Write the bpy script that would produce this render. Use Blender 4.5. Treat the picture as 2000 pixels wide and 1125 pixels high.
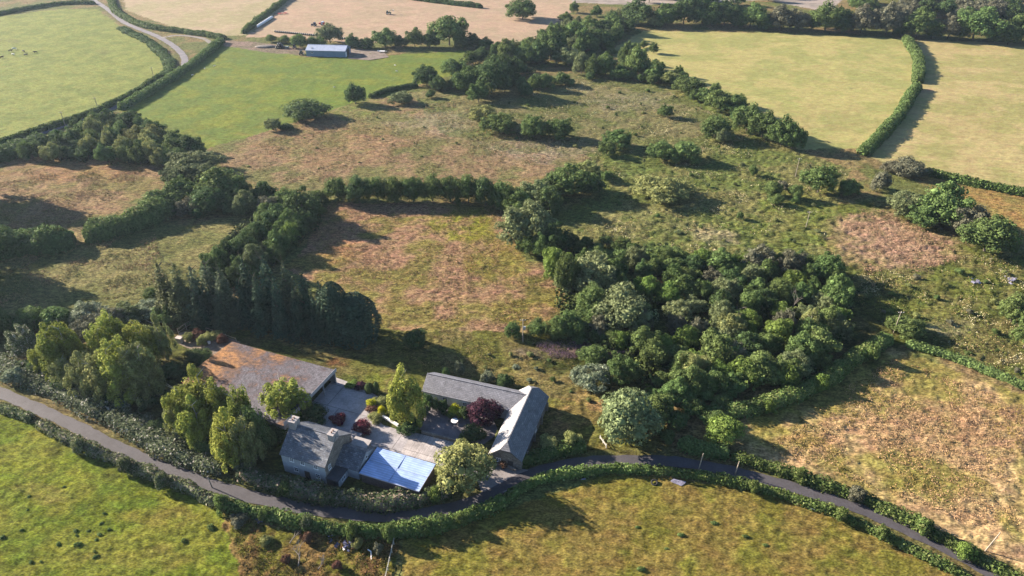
import bpy, math, random
import numpy as np
from mathutils import Vector, Matrix
R = math.radians
for o in list(bpy.data.objects): bpy.data.objects.remove(o)
SC = bpy.context.scene
COL = SC.collection
rng = np.random.default_rng(7)
rnd = random.Random(11)

# ------------------------------------------------------------------ camera, sky, sun
FPX, PITCH, HCAM = 1351.0, R(32.7), 118.0
cam_d = bpy.data.cameras.new('camera'); cam = bpy.data.objects.new('camera', cam_d); COL.objects.link(cam)
cam.location = (0, 0, HCAM); cam.rotation_euler = (R(90) - PITCH, 0, 0)
cam_d.sensor_width = 36; cam_d.lens = FPX / 2000 * 36; cam_d.clip_start = 1; cam_d.clip_end = 6000
SC.camera = cam
SUN_EL, SUN_TRAVEL = 21.5, -24.0        # elevation; heading the light travels to (deg from +X)
td = R(SUN_TRAVEL)
SUNV = Vector((math.cos(td) * math.cos(R(SUN_EL)), math.sin(td) * math.cos(R(SUN_EL)), -math.sin(R(SUN_EL))))
W = bpy.data.worlds.new('World'); SC.world = W; W.use_nodes = True
nt = W.node_tree; bg = nt.nodes['Background']
sky = nt.nodes.new('ShaderNodeTexSky'); sky.sky_type = 'NISHITA'; sky.sun_disc = False
sky.sun_elevation = R(SUN_EL)
back = -SUNV
sky.sun_rotation = math.atan2(back.x, back.y)
sky.air_density = 1.0; sky.dust_density = 0.5; sky.ozone_density = 3.5
nt.links.new(sky.outputs[0], bg.inputs[0]); bg.inputs[1].default_value = 0.055
sd = bpy.data.lights.new('sun', 'SUN'); sun = bpy.data.objects.new('sun', sd); COL.objects.link(sun)
sd.energy = 5.0; sd.angle = R(0.55); sd.color = (1.0, 0.86, 0.70)
sun.rotation_euler = SUNV.to_track_quat('-Z', 'Y').to_euler()
SC.view_settings.view_transform = 'Standard'; SC.view_settings.look = 'None'
SC.view_settings.exposure = 2.2; SC.view_settings.gamma = 1
SC.cycles.max_bounces = 5; SC.cycles.volume_bounces = 0

# ------------------------------------------------------------------ helpers
cp, sp = math.cos(PITCH), math.sin(PITCH)
def G(u, v, z=0.0):
    x = (u - 1000) / FPX; y = (562.5 - v) / FPX
    d = (x, cp + y * sp, -sp + y * cp); t = (z - HCAM) / d[2]
    return Vector((d[0] * t, d[1] * t, z))
def depth_of(x, y, z=0.0): return y * cp - (z - HCAM) * sp
def PX(x, y, z=0.0):
    dz = y * cp - (z - HCAM) * sp; up = y * sp + (z - HCAM) * cp
    return 1000 + FPX * x / dz, 562.5 - FPX * up / dz
def G2(pts, z=0.0): return [tuple(G(u, v, z)[:2]) for u, v in pts]
def s2l(c):
    return tuple(((v / 255) / 12.92 if v <= 10 else ((v / 255 + .055) / 1.055) ** 2.4) for v in c)

def hash2(ix, iy, seed):
    n = (ix.astype(np.int64) * 374761393 + iy.astype(np.int64) * 668265263 + seed * 1442695041) & 0x7fffffff
    n = ((n ^ (n >> 13)) * 1274126177) & 0x7fffffff
    n = (n ^ (n >> 16)) & 0x7fffffff
    return n / float(0x7fffffff)
def vnoise(x, y, seed=0):
    x = np.asarray(x, float); y = np.asarray(y, float)
    ix = np.floor(x); iy = np.floor(y); fx = x - ix; fy = y - iy
    fx = fx * fx * (3 - 2 * fx); fy = fy * fy * (3 - 2 * fy)
    a = hash2(ix, iy, seed); b = hash2(ix + 1, iy, seed); c = hash2(ix, iy + 1, seed); d = hash2(ix + 1, iy + 1, seed)
    return (a * (1 - fx) + b * fx) * (1 - fy) + (c * (1 - fx) + d * fx) * fy
def fbm(x, y, scale, seed=0, octv=4):
    t = 0; a = 1; s = 0; f = 1.0 / scale
    for k in range(octv):
        t = t + a * vnoise(x * f + 17.3 * k, y * f - 9.1 * k, seed + k * 31); s += a; a *= .55; f *= 2.07
    return t / s
def sstep(a, b, x):
    t = np.clip((x - a) / (b - a), 0, 1); return t * t * (3 - 2 * t)
def inpoly(x, y, poly):
    x = np.asarray(x); y = np.asarray(y); r = np.zeros(x.shape, bool); n = len(poly)
    for i in range(n):
        x0, y0 = poly[i]; x1, y1 = poly[(i + 1) % n]
        if y0 == y1: continue
        c = ((y0 > y) != (y1 > y)) & (x < (x1 - x0) * (y - y0) / (y1 - y0) + x0)
        r ^= c
    return r

def np_mesh(name, V, F, mat=None, smooth=False, col=None):
    V = np.asarray(V, np.float32); F = np.asarray(F, np.int32); n = F.shape[1]
    me = bpy.data.meshes.new(name)
    me.vertices.add(len(V)); me.vertices.foreach_set('co', V.ravel())
    me.loops.add(F.size); me.loops.foreach_set('vertex_index', F.ravel())
    me.polygons.add(len(F)); me.polygons.foreach_set('loop_start', np.arange(0, F.size, n, dtype=np.int32))
    me.polygons.foreach_set('loop_total', np.full(len(F), n, np.int32))
    if smooth: me.polygons.foreach_set('use_smooth', np.ones(len(F), bool))
    if col is not None:
        at = me.color_attributes.new('Col', 'FLOAT_COLOR', 'POINT')
        c4 = np.ones((len(V), 4), np.float32); c4[:, :3] = col; at.data.foreach_set('color', c4.ravel())
    me.update(calc_edges=True)
    if mat: me.materials.append(mat)
    return me
def link(name, me, parent=None):
    o = bpy.data.objects.new(name, me); COL.objects.link(o)
    if parent is not None: o.parent = parent
    return o
def tag(o, label=None, cat=None, group=None, kind=None):
    if label: o['label'] = label
    if cat: o['category'] = cat
    if group: o['group'] = group
    if kind: o['kind'] = kind
    return o
def empty(name, loc, rz=0.0):
    o = bpy.data.objects.new(name, None); COL.objects.link(o); o.location = loc; o.rotation_euler = (0, 0, rz)
    o.empty_display_size = .5
    return o
def copy_tree(o, parent=None):
    c = o.copy(); COL.objects.link(c); c.parent = parent
    for ch in [x for x in o.children]: copy_tree(ch, c)
    return c

class MB:
    def __init__(s): s.v = []; s.f = []; s.uv = []
    def face(s, pts, uv=None):
        i = len(s.v); s.v += [tuple(p) for p in pts]; s.f.append(tuple(range(i, i + len(pts))))
        s.uv.append(uv if uv else [(p[0], p[1]) for p in pts])
    def box(s, x0, y0, z0, x1, y1, z1, M=None):
        P = [Vector(p) for p in ((x0,y0,z0),(x1,y0,z0),(x1,y1,z0),(x0,y1,z0),(x0,y0,z1),(x1,y0,z1),(x1,y1,z1),(x0,y1,z1))]
        if M is not None: P = [M @ p for p in P]
        dx, dy, dz = x1 - x0, y1 - y0, z1 - z0
        for q, (a, b) in zip(((0,1,5,4),(1,2,6,5),(2,3,7,6),(3,0,4,7),(4,5,6,7),(3,2,1,0)), ((dx,dz),(dy,dz),(dx,dz),(dy,dz),(dx,dy),(dx,dy))):
            s.face([P[k] for k in q], [(0,0),(a,0),(a,b),(0,b)])
    def tube(s, p, q, r0, r1=None, n=8, cap=True):
        p = Vector(p); q = Vector(q); r1 = r0 if r1 is None else r1
        d = (q - p).normalized(); a = d.orthogonal().normalized(); b = d.cross(a)
        A = [p + (a * math.cos(2*math.pi*k/n) + b * math.sin(2*math.pi*k/n)) * r0 for k in range(n)]
        B = [q + (a * math.cos(2*math.pi*k/n) + b * math.sin(2*math.pi*k/n)) * r1 for k in range(n)]
        for k in range(n):
            m = (k + 1) % n; s.face([A[k], A[m], B[m], B[k]])
        if cap: s.face(B); s.face(A[::-1])
    def ball(s, c, r, n=8, m=5, seed=0, j=0.0):
        c = Vector(c); rr = random.Random(seed)
        r = Vector(r) if hasattr(r, '__len__') else Vector((r, r, r))
        ring = []
        for i in range(m + 1):
            t = math.pi * i / m; row = []
            for k in range(n):
                q = 1 + rr.uniform(-j, j)
                row.append(c + Vector((r.x*math.sin(t)*math.cos(2*math.pi*k/n)*q, r.y*math.sin(t)*math.sin(2*math.pi*k/n)*q, r.z*math.cos(t))))
            ring.append(row)
        for i in range(m):
            for k in range(n):
                l = (k + 1) % n; s.face([ring[i][k], ring[i+1][k], ring[i+1][l], ring[i][l]])
    def mesh(s, name, mat, smooth=False, merge=False):
        me = bpy.data.meshes.new(name); me.from_pydata(s.v, [], s.f)
        uvl = me.uv_layers.new(name='UVMap'); fl = [c for u in s.uv for p in u for c in p]
        uvl.data.foreach_set('uv', fl)
        me.materials.append(mat)
        if merge or smooth:
            import bmesh
            bm = bmesh.new(); bm.from_mesh(me); bmesh.ops.remove_doubles(bm, verts=bm.verts, dist=1e-4); bm.to_mesh(me); bm.free()
        if smooth: me.polygons.foreach_set('use_smooth', [True] * len(me.polygons))
        me.update(); return me
    def build(s, name, mat, parent=None, smooth=False): return link(name, s.mesh(name, mat, smooth), parent)

# ------------------------------------------------------------------ materials
def newmat(name):
    m = bpy.data.materials.new(name); m.use_nodes = True; t = m.node_tree
    b = t.nodes['Principled BSDF']; b.inputs['Specular IOR Level'].default_value = .25; b.inputs['Roughness'].default_value = .85
    return m, t, b
def node(t, typ, **kw):
    n = t.nodes.new(typ)
    for k, v in kw.items():
        if k in n.inputs: n.inputs[k].default_value = v
        else: setattr(n, k, v)
    return n
def noise_mul(t, src, coord, scale, lo, hi, detail=3, rough=.6):
    """multiply colour socket src by a noise mapped to lo..hi"""
    n = node(t, 'ShaderNodeTexNoise', Scale=scale, Detail=detail, Roughness=rough); t.links.new(coord, n.inputs['Vector'])
    mr = node(t, 'ShaderNodeMapRange'); mr.inputs['From Min'].default_value = .36; mr.inputs['From Max'].default_value = .64
    mr.inputs['To Min'].default_value = lo; mr.inputs['To Max'].default_value = hi
    t.links.new(n.outputs[0], mr.inputs['Value'])
    mx = node(t, 'ShaderNodeVectorMath', operation='SCALE'); t.links.new(src, mx.inputs[0]); t.links.new(mr.outputs[0], mx.inputs['Scale'])
    return mx.outputs[0], n
def plain(name, c, rough=.8, var=.15, scale=1.5, metal=0, bump=0, spec=.25):
    m, t, b = newmat(name)
    rgb = node(t, 'ShaderNodeRGB'); rgb.outputs[0].default_value = (*c, 1)
    tc = node(t, 'ShaderNodeTexCoord')
    o, n = noise_mul(t, rgb.outputs[0], tc.outputs['Object'], scale, 1 - var, 1 + var)
    o, n = noise_mul(t, o, tc.outputs['Object'], scale * 7, 1 - var * .7, 1 + var * .7)
    t.links.new(o, b.inputs['Base Color']); b.inputs['Roughness'].default_value = rough; b.inputs['Metallic'].default_value = metal
    b.inputs['Specular IOR Level'].default_value = spec
    if bump:
        bp = node(t, 'ShaderNodeBump', Strength=bump, Distance=.1); t.links.new(n.outputs[0], bp.inputs['Height']); t.links.new(bp.outputs[0], b.inputs['Normal'])
    return m
def leafmat(name, c, trans=.28, var=.32, tip=None):
    m, t, b = newmat(name); b.inputs['Specular IOR Level'].default_value = .04
    g = node(t, 'ShaderNodeNewGeometry'); oi = node(t, 'ShaderNodeObjectInfo'); tc = node(t, 'ShaderNodeTexCoord')
    rgb = node(t, 'ShaderNodeRGB'); rgb.outputs[0].default_value = (*c, 1)
    src = rgb.outputs[0]
    if tip:
        mx = node(t, 'ShaderNodeMix', data_type='RGBA'); mx.inputs['B'].default_value = (*tip[0], 1)
        t.links.new(src, mx.inputs['A']); th = node(t, 'ShaderNodeMath', operation='LESS_THAN'); th.inputs[1].default_value = tip[1]
        t.links.new(g.outputs['Random Per Island'], th.inputs[0]); t.links.new(th.outputs[0], mx.inputs['Factor']); src = mx.outputs['Result']
    hs = node(t, 'ShaderNodeHueSaturation')
    mh = node(t, 'ShaderNodeMapRange'); mh.inputs['To Min'].default_value = .485; mh.inputs['To Max'].default_value = .51
    t.links.new(oi.outputs['Random'], mh.inputs['Value']); t.links.new(mh.outputs[0], hs.inputs['Hue'])
    mv = node(t, 'ShaderNodeMapRange'); mv.inputs['To Min'].default_value = .8; mv.inputs['To Max'].default_value = 1.22
    m2 = node(t, 'ShaderNodeMath', operation='FRACT'); m3 = node(t, 'ShaderNodeMath', operation='MULTIPLY'); m3.inputs[1].default_value = 37.7
    t.links.new(oi.outputs['Random'], m3.inputs[0]); t.links.new(m3.outputs[0], m2.inputs[0]); t.links.new(m2.outputs[0], mv.inputs['Value'])
    t.links.new(mv.outputs[0], hs.inputs['Value']); t.links.new(src, hs.inputs['Color'])
    ml = node(t, 'ShaderNodeMapRange'); ml.inputs['To Min'].default_value = 1 - var; ml.inputs['To Max'].default_value = 1 + var
    fr = node(t, 'ShaderNodeMath', operation='MULTIPLY'); fr.inputs[1].default_value = 13.3; f2 = node(t, 'ShaderNodeMath', operation='FRACT')
    t.links.new(g.outputs['Random Per Island'], fr.inputs[0]); t.links.new(fr.outputs[0], f2.inputs[0]); t.links.new(f2.outputs[0], ml.inputs['Value'])
    sc = node(t, 'ShaderNodeVectorMath', operation='SCALE'); t.links.new(hs.outputs[0], sc.inputs[0]); t.links.new(ml.outputs[0], sc.inputs['Scale'])
    o, n = noise_mul(t, sc.outputs[0], g.outputs['Position'], .35, .8, 1.2, 2)
    b.inputs['Roughness'].default_value = .7; t.links.new(o, b.inputs['Base Color'])
    tr = node(t, 'ShaderNodeBsdfTranslucent'); t.links.new(o, tr.inputs['Color'])
    ms = node(t, 'ShaderNodeMixShader'); ms.inputs[0].default_value = trans
    t.links.new(b.outputs[0], ms.inputs[1]); t.links.new(tr.outputs[0], ms.inputs[2])
    t.links.new(ms.outputs[0], t.nodes['Material Output'].inputs['Surface'])
    return m
L = {
 'dark':   leafmat('leaf_dark', (.062, .100, .038)),
 'oak':    leafmat('leaf_oak', (.088, .135, .045)),
 'mid':    leafmat('leaf_mid', (0.095, 0.138, 0.046)),
 'bright': leafmat('leaf_bright', (0.115, 0.175, 0.042)),
 'willow': leafmat('leaf_willow', (.135, .165, .078)),
 'olive':  leafmat('leaf_olive', (.185, .205, .078)),
 'sage':   leafmat('leaf_sage', (.125, .155, .095), tip=((.22, .25, .18), .25)),
 'birch':  leafmat('leaf_birch', (.205, .232, .050), .3),
 'yellow': leafmat('leaf_yellow', (.34, .36, .03), .3),
 'pine':   leafmat('leaf_pine', (.045, .075, .046), .08),
 'pineg':  leafmat('leaf_pine_grey', (.080, .105, .060), .1),
 'larch':  leafmat('leaf_larch', (.100, .115, .052), .2),
 'purple': leafmat('leaf_purple', (.050, .020, .032), .2),
 'red':    leafmat('leaf_red', (.130, .034, .045), .2),
 'brown':  leafmat('leaf_brown', (.110, .060, .040), .1),
 'pale':   leafmat('leaf_pale', (.105, .130, .070), tip=((.34, .33, .28), .16)),
 'hedge':  leafmat('leaf_hedge', (.082, .125, .036), tip=((.16, .19, .07), .2)),
 'hedgep': leafmat('leaf_hedge_pale', (.105, .135, .060), tip=((.27, .26, .19), .16)),
 'hedgef': leafmat('leaf_hedge_flower', (.065, .088, .040), tip=((.26, .21, .17), .10)),
 'grey':   leafmat('leaf_grey', (.110, .112, .075), .15),
}
BARK = plain('bark', (.09, .075, .06), .9, .25, 4)
BARKW = plain('bark_pale', (.30, .28, .25), .85, .25, 4)

# ------------------------------------------------------------------ ground regions (photo outlines laid out on the ground plane)
K = 0.40
REG = [
 # name, outline, colour a, colour b (patches), patch scale m, relief m, material
 ('meadow', None, (150,132,92), (118,124,72), 16, .22, 'rough'),
 ('meadow', [(395,292),(560,240),(720,188),(900,190),(1090,225),(1200,300),(1080,340),(1000,350),(640,390),(470,350)], (158,134,102), (128,126,80), 12, .2, 'rough'),
 ('marsh', [(1090,225),(1000,180),(1120,150),(1300,165),(1560,290),(1660,330),(1640,400),(1600,520),(1300,540),(1120,500),(1000,370),(1170,340)], (112,124,66), (134,132,82), 9, .40, 'rough'),
 ('marsh', [(800,180),(1130,140),(1290,170),(1390,220),(1380,300),(1000,300),(860,260)], (138,132,90), (116,122,72), 12, .28, 'rough'),
 ('meadow', [(-300,300),(310,300),(330,360),(150,445),(-300,470)], (158,132,98), (136,126,78), 12, .15, 'rough'),
 ('meadow', [(-300,480),(160,480),(480,420),(560,440),(430,520),(330,600),(120,610),(-300,640)], (138,132,84), (118,120,70), 12, .18, 'rough'),
 ('meadow', [(600,470),(650,395),(990,400),(1010,490),(1100,560),(1105,625),(1000,650),(860,675),(740,650),(560,520)], (172,138,108), (140,130,74), 10, .18, 'rough'),
 ('rough_grass', [(340,620),(740,640),(1000,650),(1250,640),(1330,900),(1150,880),(1020,900),(700,800),(560,840),(330,760)], (112,112,56), (132,122,76), 8, .22, 'rough'),
 ('rough_grass', [(1640,400),(1720,390),(1880,470),(2300,430),(2300,860),(2000,760),(1780,665),(1740,680),(1640,560)], (128,122,76), (104,112,56), 9, .35, 'rough'),
#('rough_grass', [(1625,425),(1690,402),(1790,440),(1862,475),(1868,510),(1780,540),(1700,560),(1660,520)], (180,148,122), (148,130,98), 5, .2, 'rough'),
 ('meadow', [(1790,345),(1830,345),(2300,430),(2300,520),(1960,470),(1900,420)], (172,142,88), (150,135,82), 10, .15, 'rough'),
 ('pasture', [(-400,40),(0,32),(120,17),(190,18),(240,55),(300,88),(335,118),(328,150),(250,205),(130,248),(-60,285),(-400,380)], (152,160,86), (136,148,78), 8, .12, 'grass'),
 ('pasture', [(436,84),(520,98),(600,112),(690,112),(920,98),(905,140),(815,166),(720,190),(560,245),(400,292),(235,216)], (122,140,68), (138,148,66), 12, .14, 'grass'),
 ('track', [(425,78),(500,82),(600,95),(596,108),(520,102),(440,90)], (160,138,125), (140,128,108), 6, .05, 'rough'),
 ('hay_field', [(236,-60),(245,20),(330,50),(432,70),(482,68),(580,-5),(600,-60)], (200,180,148), (188,176,136), 20, .03, 'hay1'),
 ('hay_field', [(480,72),(580,-5),(600,-60),(1140,-60),(1118,25),(1075,62),(1000,95),(900,72),(700,85),(560,72)], (204,176,150), (194,172,144), 20, .03, 'hay2'),
 ('hay_field', [(1140,-60),(1118,5),(1240,10),(1500,0),(1620,25),(1700,-60)], (196,182,172), (170,160,150), 14, .06, 'hay2'),
 ('hay_field', [(1180,104),(1255,60),(1500,64),(1762,76),(1788,120),(1782,180),(1690,290),(1560,292),(1300,150)], (196,187,124), (178,178,112), 15, .07, 'hay3'),
 ('hay_field', [(1795,78),(2300,90),(2300,440),(2000,372),(1810,330),(1735,322),(1690,298),(1790,175)], (200,184,130), (180,174,114), 15, .07, 'hay3'),
 ('pasture', [(1738,678),(2000,770),(2300,870),(2300,1300),(2000,1115),(1850,1040),(1650,955),(1450,890),(1400,840)], (202,172,126), (162,150,86), 12, .22, 'straw'),
 ('pasture', [(800,1300),(775,1040),(1000,985),(1200,925),(1450,945),(1600,990),(1880,1125),(2000,1300)], (142,126,68), (128,124,56), 6, .16, 'grass2'),
 ('pasture', [(-300,700),(0,802),(80,830),(300,930),(440,990),(520,1030),(620,1050),(700,1090),(820,1300),(-300,1300)], (132,136,54), (112,126,42), 8, .16, 'grass2'),
 ('rough_grass', [(440,1010),(520,1020),(660,1045),(772,1050),(748,1300),(600,1300),(500,1180),(470,1125)], (136,112,70), (112,112,48), 4, .3, 'rough'),
 ('garden', [(330,640),(480,640),(660,720),(760,770),(830,760),(1040,770),(1070,860),(1010,925),(940,960),(880,975),(700,985),(560,950),(470,930),(200,800),(60,700)], (98,104,52), (112,106,66), 7, .12, 'rough'),
]
# round colour patches: centre px, half sizes px, colour, strength
PAT = [
 ((900,440),(100,35),(138,142,48),.85), ((960,500),(60,60),(142,134,58),.6), ((1040,610),(70,40),(138,130,56),.6),
 ((640,470),(60,60),(174,132,86),.5), ((640,280),(160,45),(174,136,100),.4), ((150,330),(160,25),(178,132,88),.4),
 ((1050,295),(120,28),(168,150,130),.6), ((860,240),(100,26),(170,158,132),.5), ((1230,200),(80,20),(168,156,130),.5),
 ((1120,178),(120,14),(172,160,118),.4),
 ((1290,430),(120,40),(158,150,104),.5), ((1400,460),(60,16),(182,168,132),.7), ((1560,440),(100,60),(126,134,62),.6),
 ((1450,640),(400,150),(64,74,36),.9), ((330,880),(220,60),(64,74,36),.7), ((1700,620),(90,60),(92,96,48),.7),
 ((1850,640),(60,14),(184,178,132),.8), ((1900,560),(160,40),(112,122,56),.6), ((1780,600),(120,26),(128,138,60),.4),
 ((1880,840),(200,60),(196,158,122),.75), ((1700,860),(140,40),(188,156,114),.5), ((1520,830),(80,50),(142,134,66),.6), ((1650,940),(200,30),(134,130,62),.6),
 ((1560,860),(60,12),(170,140,84),.5), ((1745,505),(70,18),(130,126,74),.6), ((1800,470),(50,16),(150,132,86),.5), ((1650,470),(20,60),(132,128,72),.6), ((560,280),(150,12),(112,122,66),.4), ((200,100),(14,9),(120,118,82),.3),
 ((300,262),(100,25),(110,118,62),.5), ((660,190),(140,40),(126,150,62),.5), ((700,130),(260,20),(112,136,64),.5),
 ((110,920),(160,40),(128,144,44),.5), ((300,1010),(90,25),(138,118,64),.45), ((90,960),(60,20),(142,122,72),.5), ((270,1090),(120,25),(130,116,64),.4),
 ((1050,1060),(200,30),(138,122,68),.4), ((1350,980),(200,30),(142,132,66),.4),
 ((760,745),(60,22),(122,132,52),.8), ((990,740),(150,26),(150,134,88),.6), ((1100,690),(90,14),(128,112,104),.65), ((1120,800),(60,40),(172,136,96),.7),
 ((667,706),(26,10),(110,66,48),.8), ((440,105),(60,12),(104,124,66),.4), ((390,640),(60,20),(138,110,82),.5), ((445,690),(20,10),(120,110,60),.4),
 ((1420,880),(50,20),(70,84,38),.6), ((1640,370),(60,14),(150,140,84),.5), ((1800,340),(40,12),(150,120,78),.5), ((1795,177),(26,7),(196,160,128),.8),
 ((1590,250),(120,8),(176,160,112),.3), ((20,80),(40,4),(112,112,80),.4), ((1180,870),(16,10),(150,108,76),.6),
 ((1700,462),(85,52),(182,150,122),.95), ((1790,490),(80,42),(180,148,120),.95), ((1750,478),(90,44),(186,154,128),.8), ((1600,230),(140,26),(176,162,112),.35), ((1900,250),(90,30),(180,164,110),.35), ((1650,150),(110,28),(178,176,112),.3),
]
# fan shaped grid, fine near, coarser far
def ycoords():
    y = 55.0; out = []
    while y < 1000: out.append(y); y += .45 + max(0, y - 90) * .0030
    return np.array(out)
ys = ycoords(); NX = 820
hw = (ys * cp + HCAM * sp) * 1000 / FPX * 1.35 + 25
tt = np.linspace(-1, 1, NX)
X = hw[:, None] * tt[None, :]; Y = np.repeat(ys[:, None], NX, 1)
U, Vv = PX(X, Y)
wx = X + (fbm(X, Y, 6, 5) - .5) * 5.0; wy = Y + (fbm(X, Y, 6, 9) - .5) * 4.0
rid = np.zeros(X.shape, int); RP = [None if r[1] is None else G2(r[1]) for r in REG]
for i, p in enumerate(RP):
    if p is None: continue
    m = inpoly(wx, wy, p); rid[m] = i
colr = np.zeros(X.shape + (3,)); relief = np.zeros(X.shape)
for i, r in enumerate(REG):
    m = rid == i
    if not m.any(): continue
    x, y = X[m], Y[m]; k = fbm(x, y, r[4], 50 + i, 5); k = sstep(.40, .62, k)[:, None]
    a = np.array(s2l(r[2])); b = np.array(s2l(r[3])); c = a * (1 - k) + b * k
    v = .80 + .40 * fbm(x * .6, y, 3.0, 80 + i, 4); c = c * v[:, None]; colr[m] = c; relief[m] = r[5]
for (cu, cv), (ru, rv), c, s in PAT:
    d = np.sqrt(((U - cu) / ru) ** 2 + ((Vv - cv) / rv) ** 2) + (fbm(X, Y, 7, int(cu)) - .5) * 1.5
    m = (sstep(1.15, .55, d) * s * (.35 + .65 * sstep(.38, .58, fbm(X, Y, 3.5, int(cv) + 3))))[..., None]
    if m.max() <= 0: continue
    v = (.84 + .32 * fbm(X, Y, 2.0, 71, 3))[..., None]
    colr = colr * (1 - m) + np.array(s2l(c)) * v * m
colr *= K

# roads, yards (flat places): distances
def polyline(pts, step=1.5):
    P = [Vector((p[0], p[1], 0)) for p in pts]; out = []
    for i in range(len(P) - 1):
        p0 = P[max(i-1, 0)]; p1 = P[i]; p2 = P[i+1]; p3 = P[min(i+2, len(P)-1)]
        n = max(2, int((p2 - p1).length / step))
        for k in range(n):
            t = k / n
            out.append(.5 * ((2*p1) + (p2-p0)*t + (2*p0-5*p1+4*p2-p3)*t*t + (-p0+3*p1-3*p2+p3)*t**3))
    out.append(P[-1]); return out
ROAD = polyline(G2([(-420,600),(-200,685),(-80,735),(0,767),(75,799),(150,834),(250,884),(375,934),(475,966),(560,985),(625,997),(750,1007),(850,1000),(925,980),(980,952),(1030,928),(1100,909),(1175,900),(1250,899),(1320,902),(1375,910),(1430,921),(1500,938),(1580,961),(1660,987),(1750,1024),(1875,1085),(1945,1124),(2100,1215)]))
LANE = polyline(G2([(120,-40),(195,8),(213,20),(240,42),(270,56),(305,70),(335,87),(356,106),(361,122),(352,138),(325,156),(270,188),(215,214),(150,238),(0,285),(-200,340)]))
LANE2 = polyline(G2([(316,74),(350,69),(395,75),(412,84),(430,90)]))
def near(path, w):
    m = np.full(X.shape, 1e9)
    for p in path[::3]: m = np.minimum(m, (X - p.x) ** 2 + (Y - p.y) ** 2)
    return np.sqrt(m)
flat = np.ones(X.shape)
dr = np.minimum(near(ROAD, 0), near(LANE, 0)); flat *= sstep(2.2, 5.0, dr)
# worn verge beside the roads
vg = (sstep(5.0, 2.4, dr) * .6)[..., None]; colr = colr * (1 - vg) + np.array(s2l((104,102,62))) * K * vg
YARD = G2([(604,792),(655,737),(697,752),(738,774),(722,802),(748,830),(800,846),(908,872),(940,905),(935,935),(880,925),(850,905),(735,873),(650,862),(585,830)])
flat[inpoly(X, Y, G2([(380,650),(1080,740),(1080,930),(860,990),(560,950),(380,820)]))] *= .12
h1 = fbm(X, Y, 1.3, 3, 3) - .5; h2 = fbm(X * .5, Y, 3.2, 13, 3) - .5
Z = (h1 * 3.0 + h2 * 2.6) * relief * flat - .02 * (1 - flat)
fr_ = np.maximum(np.clip(relief, 0, 1) * flat, 0)
Z = Z - .15 * (1 - sstep(0, .2, fr_)) * 0
Z -= Z[flat < .2].max() if (flat < .2).any() else 0
Z = np.where(flat < .2, np.minimum(Z, -.01), Z)

def groundmat(name, kind):
    m, t, b = newmat(name); at = node(t, 'ShaderNodeAttribute', attribute_name='Col'); tc = node(t, 'ShaderNodeNewGeometry')
    P = tc.outputs['Position']; src = at.outputs['Color']
    b.inputs['Roughness'].default_value = 1; b.inputs['Specular IOR Level'].default_value = .05
    amp = {'rough': .52, 'grass': .26, 'grass2': .44, 'straw': .44}.get(kind, .13)
    sc = {'rough': .9, 'grass': .7, 'grass2': 1.0, 'straw': .8}.get(kind, .6)
    mp = node(t, 'ShaderNodeMapping'); mp.inputs['Scale'].default_value = (.55, 1.0, 1); mp.inputs['Rotation'].default_value = (0, 0, .3)
    t.links.new(P, mp.inputs['Vector']); C = mp.outputs[0]
    src, n1 = noise_mul(t, src, C, sc, 1 - amp, 1 + amp, 4, .7)
    src, n2 = noise_mul(t, src, C, sc * 3.3, 1 - amp * .9, 1 + amp * .9, 2)
    hs = node(t, 'ShaderNodeHueSaturation'); nh = node(t, 'ShaderNodeTexNoise', Scale=.35, Detail=3); t.links.new(C, nh.inputs['Vector'])
    mh = node(t, 'ShaderNodeMapRange'); mh.inputs['From Min'].default_value = .3; mh.inputs['From Max'].default_value = .7
    mh.inputs['To Min'].default_value = .482 if amp > .1 else .495; mh.inputs['To Max'].default_value = .518 if amp > .1 else .505
    t.links.new(nh.outputs[0], mh.inputs['Value']); t.links.new(mh.outputs[0], hs.inputs['Hue']); t.links.new(src, hs.inputs['Color']); src = hs.outputs[0]
    if kind.startswith('hay'):
        ang, wl = {'hay1': (.60, 4.2), 'hay2': (1.45, 4.6), 'hay3': (1.40, 5.0)}[kind]
        mw = node(t, 'ShaderNodeMapping'); mw.inputs['Rotation'].default_value = (0, 0, ang); t.links.new(P, mw.inputs['Vector'])
        w = node(t, 'ShaderNodeTexWave', Scale=2 * math.pi / wl / 20 * 3.2, Distortion=3.0, Detail=2); w.inputs['Detail Scale'].default_value = .3; t.links.new(mw.outputs[0], w.inputs['Vector'])
        mr = node(t, 'ShaderNodeMapRange'); st = {'hay1': .15, 'hay2': .10, 'hay3': .075}[kind]; mr.inputs['To Min'].default_value = 1 - st; mr.inputs['To Max'].default_value = 1 + st
        t.links.new(w.outputs['Fac'], mr.inputs['Value'])
        s3 = node(t, 'ShaderNodeVectorMath', operation='SCALE'); t.links.new(src, s3.inputs[0]); t.links.new(mr.outputs[0], s3.inputs['Scale']); src = s3.outputs[0]
    t.links.new(src, b.inputs['Base Color'])
    bp = node(t, 'ShaderNodeBump', Strength=.55 if amp > .1 else .25, Distance=.35); t.links.new(n1.outputs[0], bp.inputs['Height'])
    b2 = node(t, 'ShaderNodeBump', Strength=.5 if amp > .1 else .2, Distance=.12); t.links.new(n2.outputs[0], b2.inputs['Height']); t.links.new(bp.outputs[0], b2.inputs['Normal'])
    t.links.new(b2.outputs[0], b.inputs['Normal'])
    return m
GM = {k: groundmat('ground_' + k, k) for k in ('rough', 'grass', 'grass2', 'straw', 'hay1', 'hay2', 'hay3')}
NY = len(ys); idx = np.arange(NY * NX).reshape(NY, NX)
quads = np.stack([idx[:-1, :-1], idx[:-1, 1:], idx[1:, 1:], idx[1:, :-1]], -1).reshape(-1, 4)
frid = rid[:-1, :-1].reshape(-1)
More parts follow.
